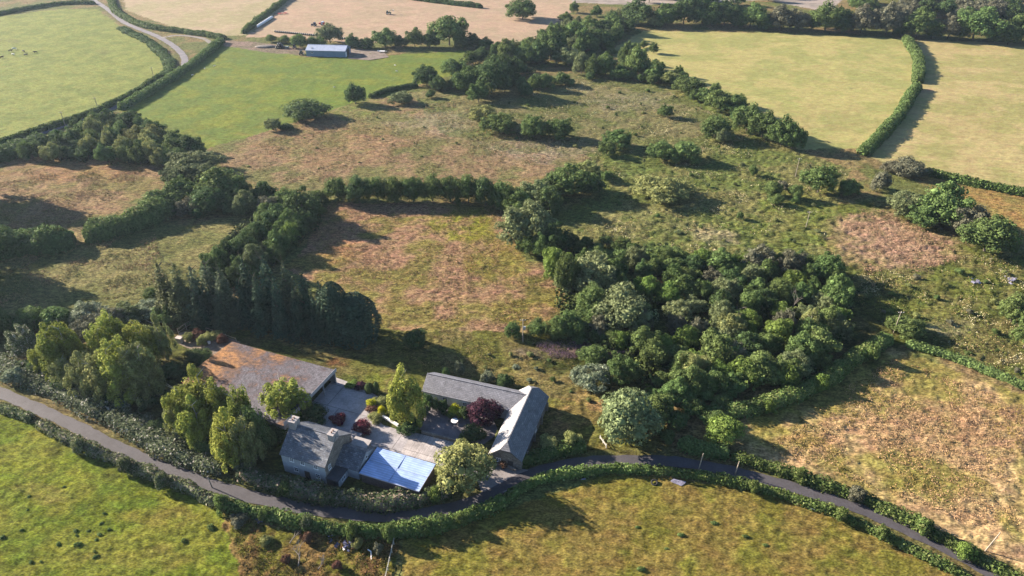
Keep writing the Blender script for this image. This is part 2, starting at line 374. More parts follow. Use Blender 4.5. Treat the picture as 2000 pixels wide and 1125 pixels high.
allV = np.stack([X, Y, Z], -1).reshape(-1, 3); allC = colr.reshape(-1, 3)
for i, r in enumerate(REG):
    f = quads[frid == i]
    if not len(f): continue
    used, inv = np.unique(f, return_inverse=True)
    o = link(r[0], np_mesh(r[0], allV[used], inv.reshape(-1, 4), GM[r[6]], True, allC[used])); tag(o, kind='structure')
far = np.array([(-1900,-900,-.6),(1900,-900,-.6),(1900,2300,-.6),(-1900,2300,-.6)]); fc = np.array([s2l((126,124,76))] * 4) * K
tag(link('ground', np_mesh('ground', far, [(0,1,2,3)], GM['rough'], False, fc)), kind='structure')
def gz(x, y):      # ground height under a point
    j = int(np.clip(np.searchsorted(ys, y), 0, NY - 1)); i = int(np.clip((x / hw[j] + 1) / 2 * (NX - 1), 0, NX - 1)); return float(Z[j, i])

# roads
def ribbon(path, w, z, mat, name, crown=.04):
    V = []; F = []
    off = [-.5, -.42, 0, .42, .5]
    for i, p in enumerate(path):
        d = (path[min(i+1, len(path)-1)] - path[max(i-1, 0)]).normalized(); n = Vector((-d.y, d.x, 0))
        ww = w(i) if callable(w) else w; jw = 1 + .07 * math.sin(i * 1.7) + .06 * math.sin(i * .63) + .05 * math.sin(i * 2.9)
        for o_ in off:
            q = p + n * ww * o_ * (jw if abs(o_) > .45 else 1); V.append((q.x, q.y, z + crown * (1 - abs(o_) * 2)))
    k = len(off)
    for i in range(len(path) - 1):
        for j in range(k - 1): F.append((i*k+j, (i+1)*k+j, (i+1)*k+j+1, i*k+j+1))
    o = link(name, np_mesh(name, V, F, mat, True)); return tag(o, kind='structure')
def roadmat(name, c):
    m, t, b = newmat(name); g = node(t, 'ShaderNodeNewGeometry'); rgb = node(t, 'ShaderNodeRGB'); rgb.outputs[0].default_value = (*c, 1)
    o, n = noise_mul(t, rgb.outputs[0], g.outputs['Position'], .25, .86, 1.14, 3); o, n = noise_mul(t, o, g.outputs['Position'], 2.5, .88, 1.12, 3)
    t.links.new(o, b.inputs['Base Color']); b.inputs['Roughness'].default_value = .8
    return m
ASPH = roadmat('asphalt', (.050, .047, .054))
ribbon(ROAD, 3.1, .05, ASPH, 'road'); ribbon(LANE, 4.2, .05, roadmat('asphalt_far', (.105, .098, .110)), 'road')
ribbon(LANE2, 3.4, .07, roadmat('lane_gravel', (.13, .118, .105)), 'road')

def sheet(name, pts, z, mat):
    b = MB(); b.face([(p[0], p[1], z) for p in pts]); return tag(b.build(name, mat), kind='structure')
def slabmat(name, c, rot, bw, bh, mortar=.12, mc=.45, streak=0):
    m, t, b = newmat(name); g = node(t, 'ShaderNodeNewGeometry'); mp = node(t, 'ShaderNodeMapping'); mp.inputs['Rotation'].default_value = (0, 0, rot)
    t.links.new(g.outputs['Position'], mp.inputs['Vector'])
    br = node(t, 'ShaderNodeTexBrick', Scale=1.0); br.offset = .35
    br.inputs['Color1'].default_value = (*c, 1); br.inputs['Color2'].default_value = (*[v * .86 for v in c], 1); br.inputs['Mortar'].default_value = (*[v * mc for v in c], 1)
    br.inputs['Mortar Size'].default_value = mortar; br.inputs['Brick Width'].default_value = bw; br.inputs['Row Height'].default_value = bh; br.inputs['Mortar Smooth'].default_value = .3
    t.links.new(mp.outputs[0], br.inputs['Vector'])
    o, n = noise_mul(t, br.outputs['Color'], g.outputs['Position'], .3, .78, 1.18, 4); o, n = noise_mul(t, o, g.outputs['Position'], 2.2, .88, 1.12, 3)
    if streak:
        m2 = node(t, 'ShaderNodeMapping'); m2.inputs['Scale'].default_value = (3.2, .12, 1); t.links.new(mp.outputs[0], m2.inputs['Vector'])
        o, n = noise_mul(t, o, m2.outputs[0], 1, 1 - streak, 1 + streak, 3)
    t.links.new(o, b.inputs['Base Color']); b.inputs['Roughness'].default_value = .85
    return m
rotY = .36
sheet('yard', YARD, .03, slabmat('yard_concrete', (.27, .255, .265), rotY, 9.5, 7.5, .10, .45))
sheet('yard', G2([(806,844),(903,868),(880,912),(783,884)]), .045, slabmat('ribbed_concrete', (.30, .275, .27), rotY, 40, 3.4, .10, .5, .22))
sheet('courtyard', G2([(822,792),(870,792),(960,812),(975,845),(945,868),(903,862),(815,838)]), .04, slabmat('paving', (.135, .122, .132), rotY, 1.2, .8, .05, .8))
sheet('road_apron', G2([(948,915),(975,905),(1012,915),(1045,920),(1030,938),(985,962),(940,960),(932,938)]), .06, roadmat('apron', (.17, .155, .155)))
sheet('yard', G2([(350,650),(395,640),(470,668),(440,700),(400,697),(350,672)]), .02, plain('dirt', (.16,.125,.095), .95, .3, .5))
sheet('track', G2([(682,96),(745,98),(760,112),(720,118),(680,115)]), .16, plain('barn_dirt', (.12,.095,.08), .95, .3, .3))

# ------------------------------------------------------------------ foliage
def leaf_quads(C, N, size, jit, g, long=1.0):
    n = len(C); N = N + g.normal(0, jit, (n, 3)); N /= np.linalg.norm(N, axis=1)[:, None] + 1e-9
    A = np.cross(N, g.normal(0, 1, (n, 3))); A /= np.linalg.norm(A, axis=1)[:, None] + 1e-9; B = np.cross(N, A)
    s = (size * g.uniform(.6, 1.35, n))[:, None] if np.isscalar(size) else (size * g.uniform(.6, 1.35, n))[:, None]
    V = np.stack([C - A*s*long, C - B*s*.8 + N*s*.25, C + A*s*long, C + B*s*.8 + N*s*.25], 1).reshape(-1, 3)
    return V, np.arange(4 * n).reshape(n, 4)
def sph(g, n):
    v = g.normal(0, 1, (n, 3)); return v / np.linalg.norm(v, axis=1)[:, None]
def core_mesh(centers, radii, sub=1):
    """small closed octa-balls inside every lobe so that no sky shows through the middle"""
    o = np.array([(1,0,0),(-1,0,0),(0,1,0),(0,-1,0),(0,0,1),(0,0,-1)], float)
    f = np.array([(0,2,4,4),(2,1,4,4),(1,3,4,4),(3,0,4,4),(2,0,5,5),(1,2,5,5),(3,1,5,5),(0,3,5,5)])
    V = (centers[:, None, :] + o[None] * radii[:, None, None]).reshape(-1, 3)
    F = (f[None] + (np.arange(len(centers)) * 6)[:, None, None]).reshape(-1, 4); return V, F
def tri_quads(name, parts):
    Vs = []; Fs = []; k = 0
    for V, F in parts: Vs.append(V); Fs.append(F + k); k += len(V)
    V = np.concatenate(Vs); F = np.concatenate(Fs)
    me = bpy.data.meshes.new(name)
    tri = F[:, 2] == F[:, 3]; lt = np.where(tri, 3, 4).astype(np.int32); ls = np.concatenate([[0], np.cumsum(lt)[:-1]]).astype(np.int32)
    keep = np.ones(F.shape, bool); keep[tri, 3] = False; li = F[keep].astype(np.int32)
    me.vertices.add(len(V)); me.vertices.foreach_set('co', V.astype(np.float32).ravel())
    me.loops.add(len(li)); me.loops.foreach_set('vertex_index', li)
    me.polygons.add(len(F)); me.polygons.foreach_set('loop_start', ls); me.polygons.foreach_set('loop_total', lt)
    me.update(calc_edges=True); return me
def crown(kind, seed):
    g = np.random.default_rng(seed)
    if kind in ('oak', 'bush', 'willow', 'fine'):
        nl, rr, nleaf, size, jit = {'oak': (64, (.17, .38), 150, .042, .5), 'bush': (26, (.24, .44), 150, .065, .5),
                                    'willow': (120, (.13, .26), 95, .036, .5), 'fine': (50, (.20, .42), 190, .038, .5)}[kind]
        z0 = {'oak': .0, 'bush': -.04, 'willow': -.02, 'fine': -.04}[kind]
        d = sph(g, nl * 3); d = d[d[:, 2] > -.55][:nl]
        rad = g.uniform(rr[0], rr[1], len(d)); dist = (1 - rad) * g.uniform(.66, 1.22, len(d))
        lob = 1 + .17 * np.sin(3 * np.arctan2(d[:, 1], d[:, 0]) + seed) + .08 * np.sin(5 * np.arctan2(d[:, 1], d[:, 0]) + 2 * seed)
        C = d * (dist * lob)[:, None]
        low = d[:, 2] < 0; C[low, :2] *= (1 / np.sqrt(1 - d[low, 2] ** 2 + .02))[:, None] ** (.5 if kind == 'oak' else .9)
        C = np.concatenate([C, sph(g, 10) * .4]); rad = np.concatenate([rad, np.full(10, .38)])
        ez = (1 - z0) / 2; zc = z0 + ez
        S = np.array([1, 1, ez])
    elif kind == 'birch':
        C = []; rad = []
        for k in range(7):
            an = k * 2.4 + g.uniform(-.5, .5); ro = 0 if k == 0 else g.uniform(.35, .62); top = 1.0 if k == 0 else g.uniform(.55, .92); ax, ay = math.cos(an) * ro, math.sin(an) * ro
            for q_ in range(13):
                z = g.uniform(.02, top); pr = .36 * math.sin(min(1, (top - z) / top * .9 + .1) * math.pi * .62) ** .8
                aa = g.uniform(0, 6.28); rr_ = g.uniform(.11, .22); C.append((ax + math.cos(aa) * pr, ay + math.sin(aa) * pr, z * 1.8 - .86)); rad.append(rr_)
        C = np.array(C); rad = np.array(rad)
        nleaf, size, jit = 130, .040, .5; S = np.array([1, 1, .46]); zc = .52; ez = .46
    P = []; Nn = []
    for c, r in zip(C, rad):
        n = sph(g, nleaf); w = g.uniform(.82, 1.08, (nleaf, 1)) * r
        if kind == 'birch': w = w * np.array([1, 1, 1.5])
        P.append(c + n * w); Nn.append(n)
    P = np.concatenate(P); Nn = np.concatenate(Nn)
    # drop what lies deep inside
    out = np.ones(len(P), bool)
    for c, r in zip(C, rad):
        dd = ((P - c) ** 2).sum(1); out &= dd > (r * .72) ** 2
    P = P[out]; Nn = Nn[out]
    P[:, 2] = np.maximum(P[:, 2], -1)
    CC = C.copy()
    P = P * S; P[:, 2] += zc; CC = CC * S; CC[:, 2] += zc
    # leaf cards live in a space squashed by ez: keep them roughly round
    V, F = leaf_quads(P, Nn, size, jit, g)
    ctr = np.repeat(P, 4, 0); V = ctr + (V - ctr) * np.array([1, 1, .32 if kind == 'birch' else .6])
    cV, cF = core_mesh(CC, rad * .62); cV = np.repeat(CC, 6, 0) + (cV - np.repeat(CC, 6, 0)) * S
    V[:, 2] = np.maximum(V[:, 2], .01)
    return tri_quads('crown_' + kind, [(V, F), (cV, cF)])
def conifer(seed, egg=False, sparse=False):
    g = np.random.default_rng(seed); P = []; N = []
    if egg:
        n = 5200; z = g.uniform(0, 1, n) ** .9; a = g.uniform(0, 6.28, n)
        prof = np.where(z < .35, .82 + .18 * np.sin(z / .35 * 1.57), np.sqrt(np.clip(1 - ((z - .35) / .65) ** 2.0, 0, 1)))
        r = prof * (1 + .06 * np.sin(a * 7 + 9 * z) + .05 * np.sin(a * 13 - 5 * z) + g.normal(0, .03, n))
        P = np.stack([np.cos(a) * r, np.sin(a) * r, z * .98], 1); N = np.stack([np.cos(a), np.sin(a), .6 + z], 1)
        V, F = leaf_quads(P, N / np.linalg.norm(N, axis=1)[:, None], .055, .5, g)
        k = 12; zz = np.linspace(.1, .85, k); CC = np.stack([zz * 0, zz * 0, zz], 1)
        rr = np.where(zz < .35, .8, .8 * np.sqrt(1 - ((zz - .35) / .65) ** 2)); cV, cF = core_mesh(CC, rr)
        cV = np.repeat(CC, 6, 0) + (cV - np.repeat(CC, 6, 0)) * np.array([1, 1, .12])
    else:
        lv = 17 if not sparse else 12
        for i in range(lv):
            z = .08 + .88 * i / lv; R0 = (1 - z) ** .8 * g.uniform(.88, 1.1)
            nb = max(5, int((19 if sparse else 15) * (1 - z)) + 3)
            for b in range(nb):
                a = g.uniform(0, 6.28); Lb = R0 * g.uniform(.65, 1.2); m = max(8, int(Lb * 60))
                t = g.uniform(.15, 1, m); w = (1 - t * .6) * .16 * g.normal(0, 1, m)
                x = np.cos(a) * t * Lb - np.sin(a) * w; y = np.sin(a) * t * Lb + np.cos(a) * w
                zz = z + g.normal(0, .012, m) - t ** 1.6 * Lb * .14 + (.03 if sparse else 0) * g.normal(0, 1, m)
                P.append(np.stack([x, y, zz], 1)); N.append(np.tile([np.cos(a) * .5, np.sin(a) * .5, .8], (m, 1)))
        P.append(np.stack([g.normal(0, .03, 40), g.normal(0, .03, 40), g.uniform(.9, 1, 40)], 1)); N.append(sph(g, 40))
        P = np.concatenate(P); N = np.concatenate(N); V, F = leaf_quads(P, N, .042, .5, g, 1.6)
        k = 10; zz = np.linspace(.12, .85, k); CC = np.stack([zz * 0, zz * 0, zz], 1); cV, cF = core_mesh(CC, (1 - zz) * (.45 if sparse else .55))
        cV = np.repeat(CC, 6, 0) + (cV - np.repeat(CC, 6, 0)) * np.array([1, 1, .25])
    ctr = np.repeat(P, 4, 0); V = ctr + (V - ctr) * np.array([1, 1, .28]); V[:, 2] = np.maximum(V[:, 2], .01)
    return tri_quads('crown_conifer', [(V, F), (cV, cF)])
def trunkmesh(seed, top=.75, mat=BARK, stems=1):
    g = random.Random(seed); b = MB()
    for s in range(stems):
        bx, by = (g.uniform(-.12, .12), g.uniform(-.12, .12)) if stems > 1 else (0, 0)
        p = Vector((bx, by, -.03)); r = .05 if stems == 1 else .035
        for k in range(4):
            q = Vector((bx + g.uniform(-.05, .05), by + g.uniform(-.05, .05), top * (k + 1) / 4)); b.tube(p, q, r, r * .75, 7, False); 
            if k:
                for j in range(2):
                    a = g.uniform(0, 6.28); e = q + Vector((math.cos(a) * .4, math.sin(a) * .4, .12)); b.tube(q, e, r * .45, r * .12, 5, False)
            p = q; r *= .75
    return b.mesh('trunk', mat)
PROTO = {}
for kind, n in (('oak', 4), ('bush', 3), ('willow', 3), ('fine', 3), ('birch', 3)):
    PROTO[kind] = [crown(kind, 100 + 17 * i + len(kind)) for i in range(n)]
PROTO['spruce'] = [conifer(300 + i) for i in range(3)]; PROTO['larch'] = [conifer(320 + i, sparse=True) for i in range(3)]; PROTO['cypress'] = [conifer(340 + i, egg=True) for i in range(2)]
for l in PROTO.values():
    for me in l: me.materials.append(L['mid'])
TR = {'n': [trunkmesh(i) for i in range(3)], 'w': [trunkmesh(9 + i, .85, BARKW) for i in range(2)], 'b': [trunkmesh(20 + i, .6, BARK, 3) for i in range(2)], 'c': [trunkmesh(30, .95)]}
NAMES = {'oak': ('tree', 'tree'), 'bush': ('bush', 'bush'), 'willow': ('willow_tree', 'willow'), 'fine': ('tree', 'tree'), 'birch': ('birch_tree', 'birch tree'),
         'spruce': ('spruce_tree', 'conifer'), 'larch': ('larch_tree', 'conifer'), 'cypress': ('cypress_tree', 'conifer')}
LOOK = {'dark':'dark','oak':'deep green','mid':'mid green','bright':'bright green','willow':'pale green','olive':'olive green','sage':'silvery','birch':'yellow green','yellow':'yellow','pine':'blackish','pineg':'greyish','larch':'feathery','pale':'white flecked','grey':'grey brown','hedge':'leafy green','hedgep':'grey green','hedgef':'blossom flecked','purple':'purple','red':'red','brown':'brown'}
AUTO = {}
def auto_labels():
    for grp, items in AUTO.items():
        pts = [(r, mat, cat, *PX(r.location.x, r.location.y)) for r, mat, cat in items]
        vis = pts; us = [p[3] for p in vis]; vs = [p[4] for p in vis]; u0, u1, v0, v1 = min(us), max(us) + 1, min(vs), max(vs) + 1
        nu = 3 if len(pts) > 12 or (u1 - u0) > 200 else 1; nv = 3 if len(pts) > 40 else 2 if len(pts) > 12 and (v1 - v0) > 60 else 1
        if len(pts) > 60: nu = 4
        hn = {1: [''], 3: ['left', 'middle', 'right'], 4: ['far left', 'left', 'right', 'far right']}[nu]; vn = {1: [''], 2: ['back', 'front'], 3: ['back', 'inner', 'front']}[nv]
        cells = {}
        for p in pts:
            z = (vn[int((p[4] - v0) / (v1 - v0) * nv)] + ' ' + hn[int((p[3] - u0) / (u1 - u0) * nu)]).strip()
            cells.setdefault((LOOK.get(p[1], p[1]), p[2], z), []).append(p)
        for (look, cat, z), ps in cells.items():
            ps.sort(key=lambda p: p[3]); n = len(ps); zz = (', ' + z) if z else ''
            od = {1: [''], 2: ['left of two ', 'right of two '], 3: ['leftmost of three ', 'middle of three ', 'rightmost of three '],
                  4: ['leftmost of four ', 'second left of four ', 'second right of four ', 'rightmost of four '],
                  5: ['leftmost of five ', 'second left of five ', 'middle of five ', 'second right of five ', 'rightmost of five ']}.get(n)
            if n > 5: w_ = ['', '', '', '', '', '', 'six', 'seven', 'eight', 'nine', 'ten', 'eleven', 'twelve']; q_ = ['leftmost', 'second left', 'third left', 'fourth left', 'fifth left', 'sixth left']
            if 5 < n <= 12: od = [(q_[i] if i < (n + 1) // 2 else q_[n - 1 - i].replace('left', 'right')) + ' of ' + w_[n] + ' ' for i in range(n)]
            for i, p in enumerate(ps):
                pl = cat if n == 1 else (cat + 'es' if cat == 'bush' else cat + 's')
                p[0]['label'] = (od[i] if od else '') + look + ' ' + (pl if od else cat) + zz + ', ' + grp if n > 1 and od else look + ' ' + cat + zz + ', ' + grp
                if len(p[0]['label'].split()) > 16: p[0]['label'] = p[0]['label'].replace(zz + ',', ',')
PLANTS = []
def plant_at(x, y, r, h, kind, mat, label, group=None, rz=None, wide=1.0):
    name, cat = NAMES[kind]
    if kind in ('fine', 'oak', 'willow') and h < 4.4: name, cat = 'bush', 'bush'
    elif kind in ('fine', 'oak') and h < 6.6: name, cat = 'shrub', 'shrub'  # small trees in this height range also carry the shrub name
    root = empty(name, (x, y, gz(x, y) - .05), rnd.uniform(0, 6.28) if rz is None else rz)
    root.scale = (r * wide, r, h)
    c = link('crown', rnd.choice(PROTO[kind]), root); c.material_slots[0].link = 'OBJECT'; c.material_slots[0].material = L[mat]
    tk = 'w' if kind == 'birch' else 'c' if kind in ('spruce', 'larch', 'cypress') else 'b' if cat == 'bush' else 'n'
    link('trunk', rnd.choice(TR[tk]), root)
    tag(root, label, cat, group); PLANTS.append((x, y, r))
    if group: AUTO.setdefault(group, []).append((root, mat, cat))
    return root
def place(u, vt, vb, w):
    b = G(u, vb); r = w / 2 * depth_of(b.x, b.y) / FPX
    y = b.y + .72 * r; dz = depth_of(0, y); x = (u - 1000) / FPX * dz
    # height: where the ray through the top pixel passes above the base
    yy = (562.5 - vt) / FPX; d = (cp + yy * sp, -sp + yy * cp); z = HCAM + d[1] * (y + .25 * r) / d[0]
    return x, y, r, max(z, .6)
def P(u, vt, vb, w, kind, mat, label, group=None, **kw):
    x, y, r, h = place(u, vt, vb, w); return plant_at(x, y, r * 1.06, h, kind, mat, label, group, **kw)
def PG(items, label, group):
    for it in items: P(*it[:4], it[4], it[5], label, group)
def fill(poly, spacing, kinds, rr, hr, label, group, seed=1, avoid=.8, maxn=150):
    g = random.Random(seed); pl = G2(poly); xs = [p[0] for p in pl]; yy = [p[1] for p in pl]; pts = []
    for _ in range(6000):
        x, y = g.uniform(min(xs), max(xs)), g.uniform(min(yy), max(yy))
        if not inpoly(np.array([x]), np.array([y]), pl)[0]: continue
        sp_ = spacing * (.8 + .5 * vnoise(np.array([x / 20]), np.array([y / 20]), 4)[0])
        if any((x-a)**2 + (y-b)**2 < sp_ * sp_ for a, b in pts): continue
        if any((x-a)**2 + (y-b)**2 < (c * avoid) ** 2 for a, b, c in PLANTS): continue
        pts.append((x, y))
        if len(pts) >= maxn: break
    for x, y in pts:
        k, m = g.choice(kinds); r = g.uniform(*rr); h = g.uniform(*hr) * (.75 + .25 * r / rr[1]); plant_at(x, y, r, h, k, m, label, group)
    return len(pts)

def hedge(pts, w, h, mat, label, group=None, size=.24, dens=20, lump=.25, name='hedge', ls=2.2, seed=None, trunks=False):
    g = np.random.default_rng(int(seed if seed is not None else abs(pts[0][0] * 7 + pts[0][1])) + 5)
    path = polyline(G2(pts), .8); Pp = np.array([(p.x, p.y) for p in path]); D = np.gradient(Pp, axis=0); D /= np.linalg.norm(D, axis=1)[:, None] + 1e-9
    seg = np.linalg.norm(np.diff(Pp, axis=0), axis=1); S = np.concatenate([[0], np.cumsum(seg)]); LEN = S[-1]
    n = int(LEN * (w + 2 * h) * dens * .5); n = min(n, 90000)
    s = g.uniform(0, LEN, n); cx = np.interp(s, S, Pp[:, 0]); cy = np.interp(s, S, Pp[:, 1]); dx = np.interp(s, S, D[:, 0]); dy = np.interp(s, S, D[:, 1])
    a = g.uniform(0, math.pi, n)                               # profile angle, 0 = right foot, pi = left foot
    q = 4.0 if lump < .2 else 2.6; ca, sa = np.cos(a), np.sin(a)
    rad = (np.abs(ca) ** q + np.abs(sa) ** q) ** (-1 / q)
    taper = np.clip(np.minimum(s, LEN - s) / (w * .6) + .35, 0, 1) ** .5
    lu = 1 + lump * 2 * (fbm(s, a * 1.6, ls, 3, 3) - .5) + lump * 1.2 * (fbm(s, a * 0, ls * 3.3, 8, 2) - .5)
    k = rad * lu * taper * g.uniform(.82, 1.05, n)
    off = ca * k * w / 2; z = sa * k * h
    e = (fbm(s, s * 0, 9, 21, 2) - .5) * w * .3
    x = cx - dy * (off + e); y = cy + dx * (off + e); z = np.maximum(z, .05)
    NN = np.stack([-dy * ca, dx * ca, sa + .1], 1)
    V, F = leaf_quads(np.stack([x, y, z], 1), NN, size, .55, g)
    # dense twiggy middle
    m = len(path); ring = np.array([(-.34, 0), (-.36, .55), (-.22, .80), (.22, .80), (.36, .55), (.34, 0)]); cV = []
    for i in range(m):
        tp = min(1, (min(S[i], LEN - S[i]) / (w * .6) + .3)) ** .5; e_ = (fbm(S[i:i+1], S[i:i+1] * 0, 9, 21, 2)[0] - .5) * w * .3
        lm = 1 + lump * (fbm(S[i:i+1], S[i:i+1]*0, ls * 3.3, 8, 2)[0] - .5) * 1.2 - lump * .35
        for r_ in ring: cV.append((Pp[i, 0] - D[i, 1] * (r_[0] * w * tp * lm + e_), Pp[i, 1] + D[i, 0] * (r_[0] * w * tp * lm + e_), r_[1] * h * tp * lm))
    cF = [(i*6+j, i*6+j+1, (i+1)*6+j+1, (i+1)*6+j) for i in range(m-1) for j in range(5)] + [(0,1,4,5),(1,2,3,4),((m-1)*6+0,(m-1)*6+5,(m-1)*6+4,(m-1)*6+1),((m-1)*6+1,(m-1)*6+4,(m-1)*6+3,(m-1)*6+2)]
    me = tri_quads(name, [(V, F), (np.array(cV), np.array(cF))]); me.materials.append(L[mat])
    return tag(link(name, me), label, 'hedge', group)

# --- hedges
hedge([(0,798),(30,808),(66,822)], 2.6, 2.0, 'hedgep', 'short pale hedge end beside the lane at the left edge, above the bright green field')
hedge([(78,830),(130,858),(200,887),(300,930),(370,958),(424,986)], 2.7, 2.3, 'hedgep', 'grey green hedge with pale blossom between the lane and the bright green lower left field', lump=.5)
hedge([(436,990),(480,1000),(560,1018),(650,1036),(672,1040)], 2.7, 2.6, 'hedge', 'leafy hedge below the lane beside the brown rough corner', lump=.5)
hedge([(668,1040),(720,1043),(790,1040),(860,1027),(930,1006),(985,980)], 3.0, 2.9, 'hedge', 'thick glossy hedge round the outside of the lane bend below the farmhouse', lump=.42)
hedge([(985,980),(1010,962),(1040,945),(1075,934),(1110,927),(1190,918),(1270,920)], 2.4, 1.9, 'hedge', 'low rounded hedge below the lane opposite the slate barn', lump=.4)
hedge([(1270,920),(1350,930),(1430,942),(1500,959),(1600,992),(1700,1036),(1800,1086),(1880,1127),(1990,1190)], 2.3, 1.6, 'hedge', 'long low hedge on the field side of the lane running to the bottom right', lump=.5)
hedge([(1428,893),(1520,920),(1650,962),(1750,1005),(1850,1062),(1960,1122),(2060,1180)], 3.3, 2.0, 'hedge', 'broad dark hedge between the lane and the straw coloured field at bottom right', lump=.5)
hedge([(1325,868),(1360,880),(1422,890)], 4.2, 3.0, 'mid', 'short bushy hedge above the lane by the two wooden posts', lump=.3)
hedge([(1010,905),(1060,893),(1110,880),(1140,872)], 3.8, 2.6, 'hedge', 'dark clipped hedge between the slate barn and the lane', lump=.25)
hedge([(470,925),(520,945),(600,962),(680,976),(740,985),(820,980),(880,965)], 4.2, 3.0, 'hedgef', 'thick hedge with pinkish blossom in front of the white farmhouse', lump=.45)
hedge([(1412,812),(1480,798),(1560,768),(1620,738),(1680,696),(1738,664)], 4.6, 3.1, 'hedge', 'curving bright hedge along the foot of the dense copse', lump=.24)
hedge([(1768,673),(1850,697),(1930,727),(2000,757),(2120,800)], 2.8, 1.9, 'mid', 'straight trimmed hedge above the straw coloured field at right', lump=.16)
hedge([(1769,78),(1784,100),(1794,130),(1792,163)], 6.5, 4.0, 'mid', 'upper clipped hedge between the two pale mown fields', lump=.2, size=.4, dens=10)
hedge([(1790,172),(1776,195),(1745,240),(1705,284),(1680,303)], 6.0, 3.8, 'mid', 'lower clipped hedge between the two pale mown fields below the gap', lump=.2, size=.4, dens=10)
hedge([(1803,338),(1880,357),(2000,381),(2120,406)], 4.0, 3.0, 'hedge', 'dark hedge below the pale mown field at the right edge', lump=.2, size=.35, dens=12)
hedge([(434,82),(400,110),(350,147),(290,184),(236,215)], 5.5, 3.4, 'oak', 'long dark hedge on the right side of the upper left lane', lump=.18, size=.4, dens=10)
hedge([(316,150),(270,180),(200,214),(130,241),(60,262),(0,283),(-150,330)], 4.0, 2.6, 'oak', 'dark hedge along the lower edge of the upper left pasture', lump=.2, size=.4, dens=10)
hedge([(236,55),(285,80),(312,100),(330,122),(328,142),(312,152)], 7, 1.8, 'dark', 'scrubby hedge on the pasture side of the lane bend', lump=.45, size=.4, dens=9)
hedge([(217,-10),(222,16),(245,36),(285,53),(350,63),(400,70),(440,77)], 6, 3.0, 'oak', 'hedge along the curved lower edge of the first hay field', lump=.25, size=.45, dens=8)
hedge([(476,66),(500,45),(525,27),(560,0),(590,-20)], 4.5, 3.6, 'oak', 'dark hedge between the two hay fields', lump=.35, size=.45, dens=8)
hedge([(722,192),(760,178),(815,168)], 3.4, 2.4, 'dark', 'low dark hedge joining two trees at the foot of the green pasture', lump=.2, size=.35, dens=10)
hedge([(760,-8),(840,4),(942,16)], 5, 3.6, 'dark', 'thin hedge across the hay field at the top edge', lump=.2, size=.5, dens=7)
hedge([(1250,63),(1210,70),(1185,84),(1160,103),(1150,112)], 5, 2.4, 'oak', 'low clipped hedge round the top left corner of the pale mown field', lump=.2, size=.4, dens=9)
hedge([(-60,38),(0,28),(70,16),(130,8),(186,8)], 5, 2.8, 'oak', 'hedge above the upper left pasture at the top edge', lump=.25, size=.45, dens=8)
hedge([(-200,492),(-60,492),(0,492),(60,487),(110,484),(148,478)], 12, 7.5, 'oak', 'tall overgrown hedge between the two left meadows, left of the gap', lump=.35, size=.4, dens=12, ls=4)
hedge([(166,470),(220,456),(270,440),(330,412)], 10, 6.5, 'oak', 'tall overgrown hedge between the two left meadows, right of the gap', lump=.35, size=.4, dens=12, ls=4)
hedge([(-60,690),(0,712),(60,738),(140,778),(210,812),(300,860),(370,895),(440,922)], 6.5, 3.0, 'pale', 'wide silvery thicket along the upper side of the lane at left', lump=.42, dens=15, ls=3)
hedge([(-100,330),(0,310),(60,290),(110,285)], 11, 5, 'dark', 'overgrown hedge climbing from the left edge to the dark copse', lump=.4, size=.4, dens=10, ls=4)

# --- trees with a place of their own
P(694,163,207,38,'oak','dark','dark round tree standing alone at the foot of the green pasture')
P(598,193,240,84,'fine','dark','wide dark flat topped tree clump casting a long shadow on the brown meadow', wide=1.1, rz=0)
P(535,230,258,28,'willow','willow','small pale round bush left of the wide dark clump')
P(560,240,256,30,'bush','dark','low dark scrub between the pale bush and the wide dark clump')
P(785,178,206,42,'willow','willow','pale spreading bush just below the low dark hedge')
P(841,175,193,20,'bush','dark','small dark bush under the mid top trees')
P(1020,-4,42,58,'oak','mid','large tree standing between the hay fields at the top centre')
P(645,46,88,46,'willow','willow','large grey green tree behind the blue roofed barn')
P(878,30,95,68,'oak','oak','tallest dome shaped oak in the row right of the blue roofed barn')
P(945,206,247,54,'willow','olive','yellowish round bush, left of the dark round bush in the rough meadow')
P(975,221,266,64,'willow','oak','dark round bush beside the yellowish one in the rough meadow')
P(1042,228,275,56,'willow','mid','round green bush third in the line across the rough meadow')
P(1092,232,275,50,'willow','mid','round green bush fourth in the line across the rough meadow')
P(1207,254,295,54,'willow','oak','round bush just right of and behind the small rounded one in the marsh')
P(1185,275,308,34,'willow','mid','small rounded bush in front of the larger marsh bush')
P(1292,277,318,56,'willow','mid','left half of the paired bushes in the middle of the marsh')
P(1334,275,322,60,'fine','oak','right darker half of the paired bushes in the middle of the marsh')
P(1300,205,232,28,'willow','oak','small round bush standing alone with its own shadow near the far edge of the marsh')
P(1397,224,278,62,'fine','oak','large dark bush in front of the tree line below the pale mown field')
P(1408,253,283,28,'willow','willow','small pale bush at the foot of the large dark bush')
P(1292,347,402,104,'willow','olive','broad low yellow green bush in the middle of the marsh')
P(1470,322,345,18,'bush','mid','small bush left of the right hand tree group in the marsh')
P(1445,413,430,14,'bush','oak','tiny dark bush alone in the open marsh')
P(1030,396,492,92,'willow','willow','great pale willow on the corner of the enclosed brown meadow', wide=1.1, rz=0)
P(1150,498,585,100,'willow','willow','great pale willow on the left side of the dense copse')
P(1112,322,392,86,'willow','oak','tall shaggy dark willow above the great pale willow')
P(1148,314,346,46,'willow','olive','yellowish crown poking up behind the shaggy dark willow')
P(1183,334,356,22,'bush','oak','small bush on the right end of the shaggy willow group')
P(1597,322,385,62,'oak','oak','tall tree on the right side of the marsh')
P(1655,350,386,42,'oak','oak','smaller round tree right of the tall marsh tree')
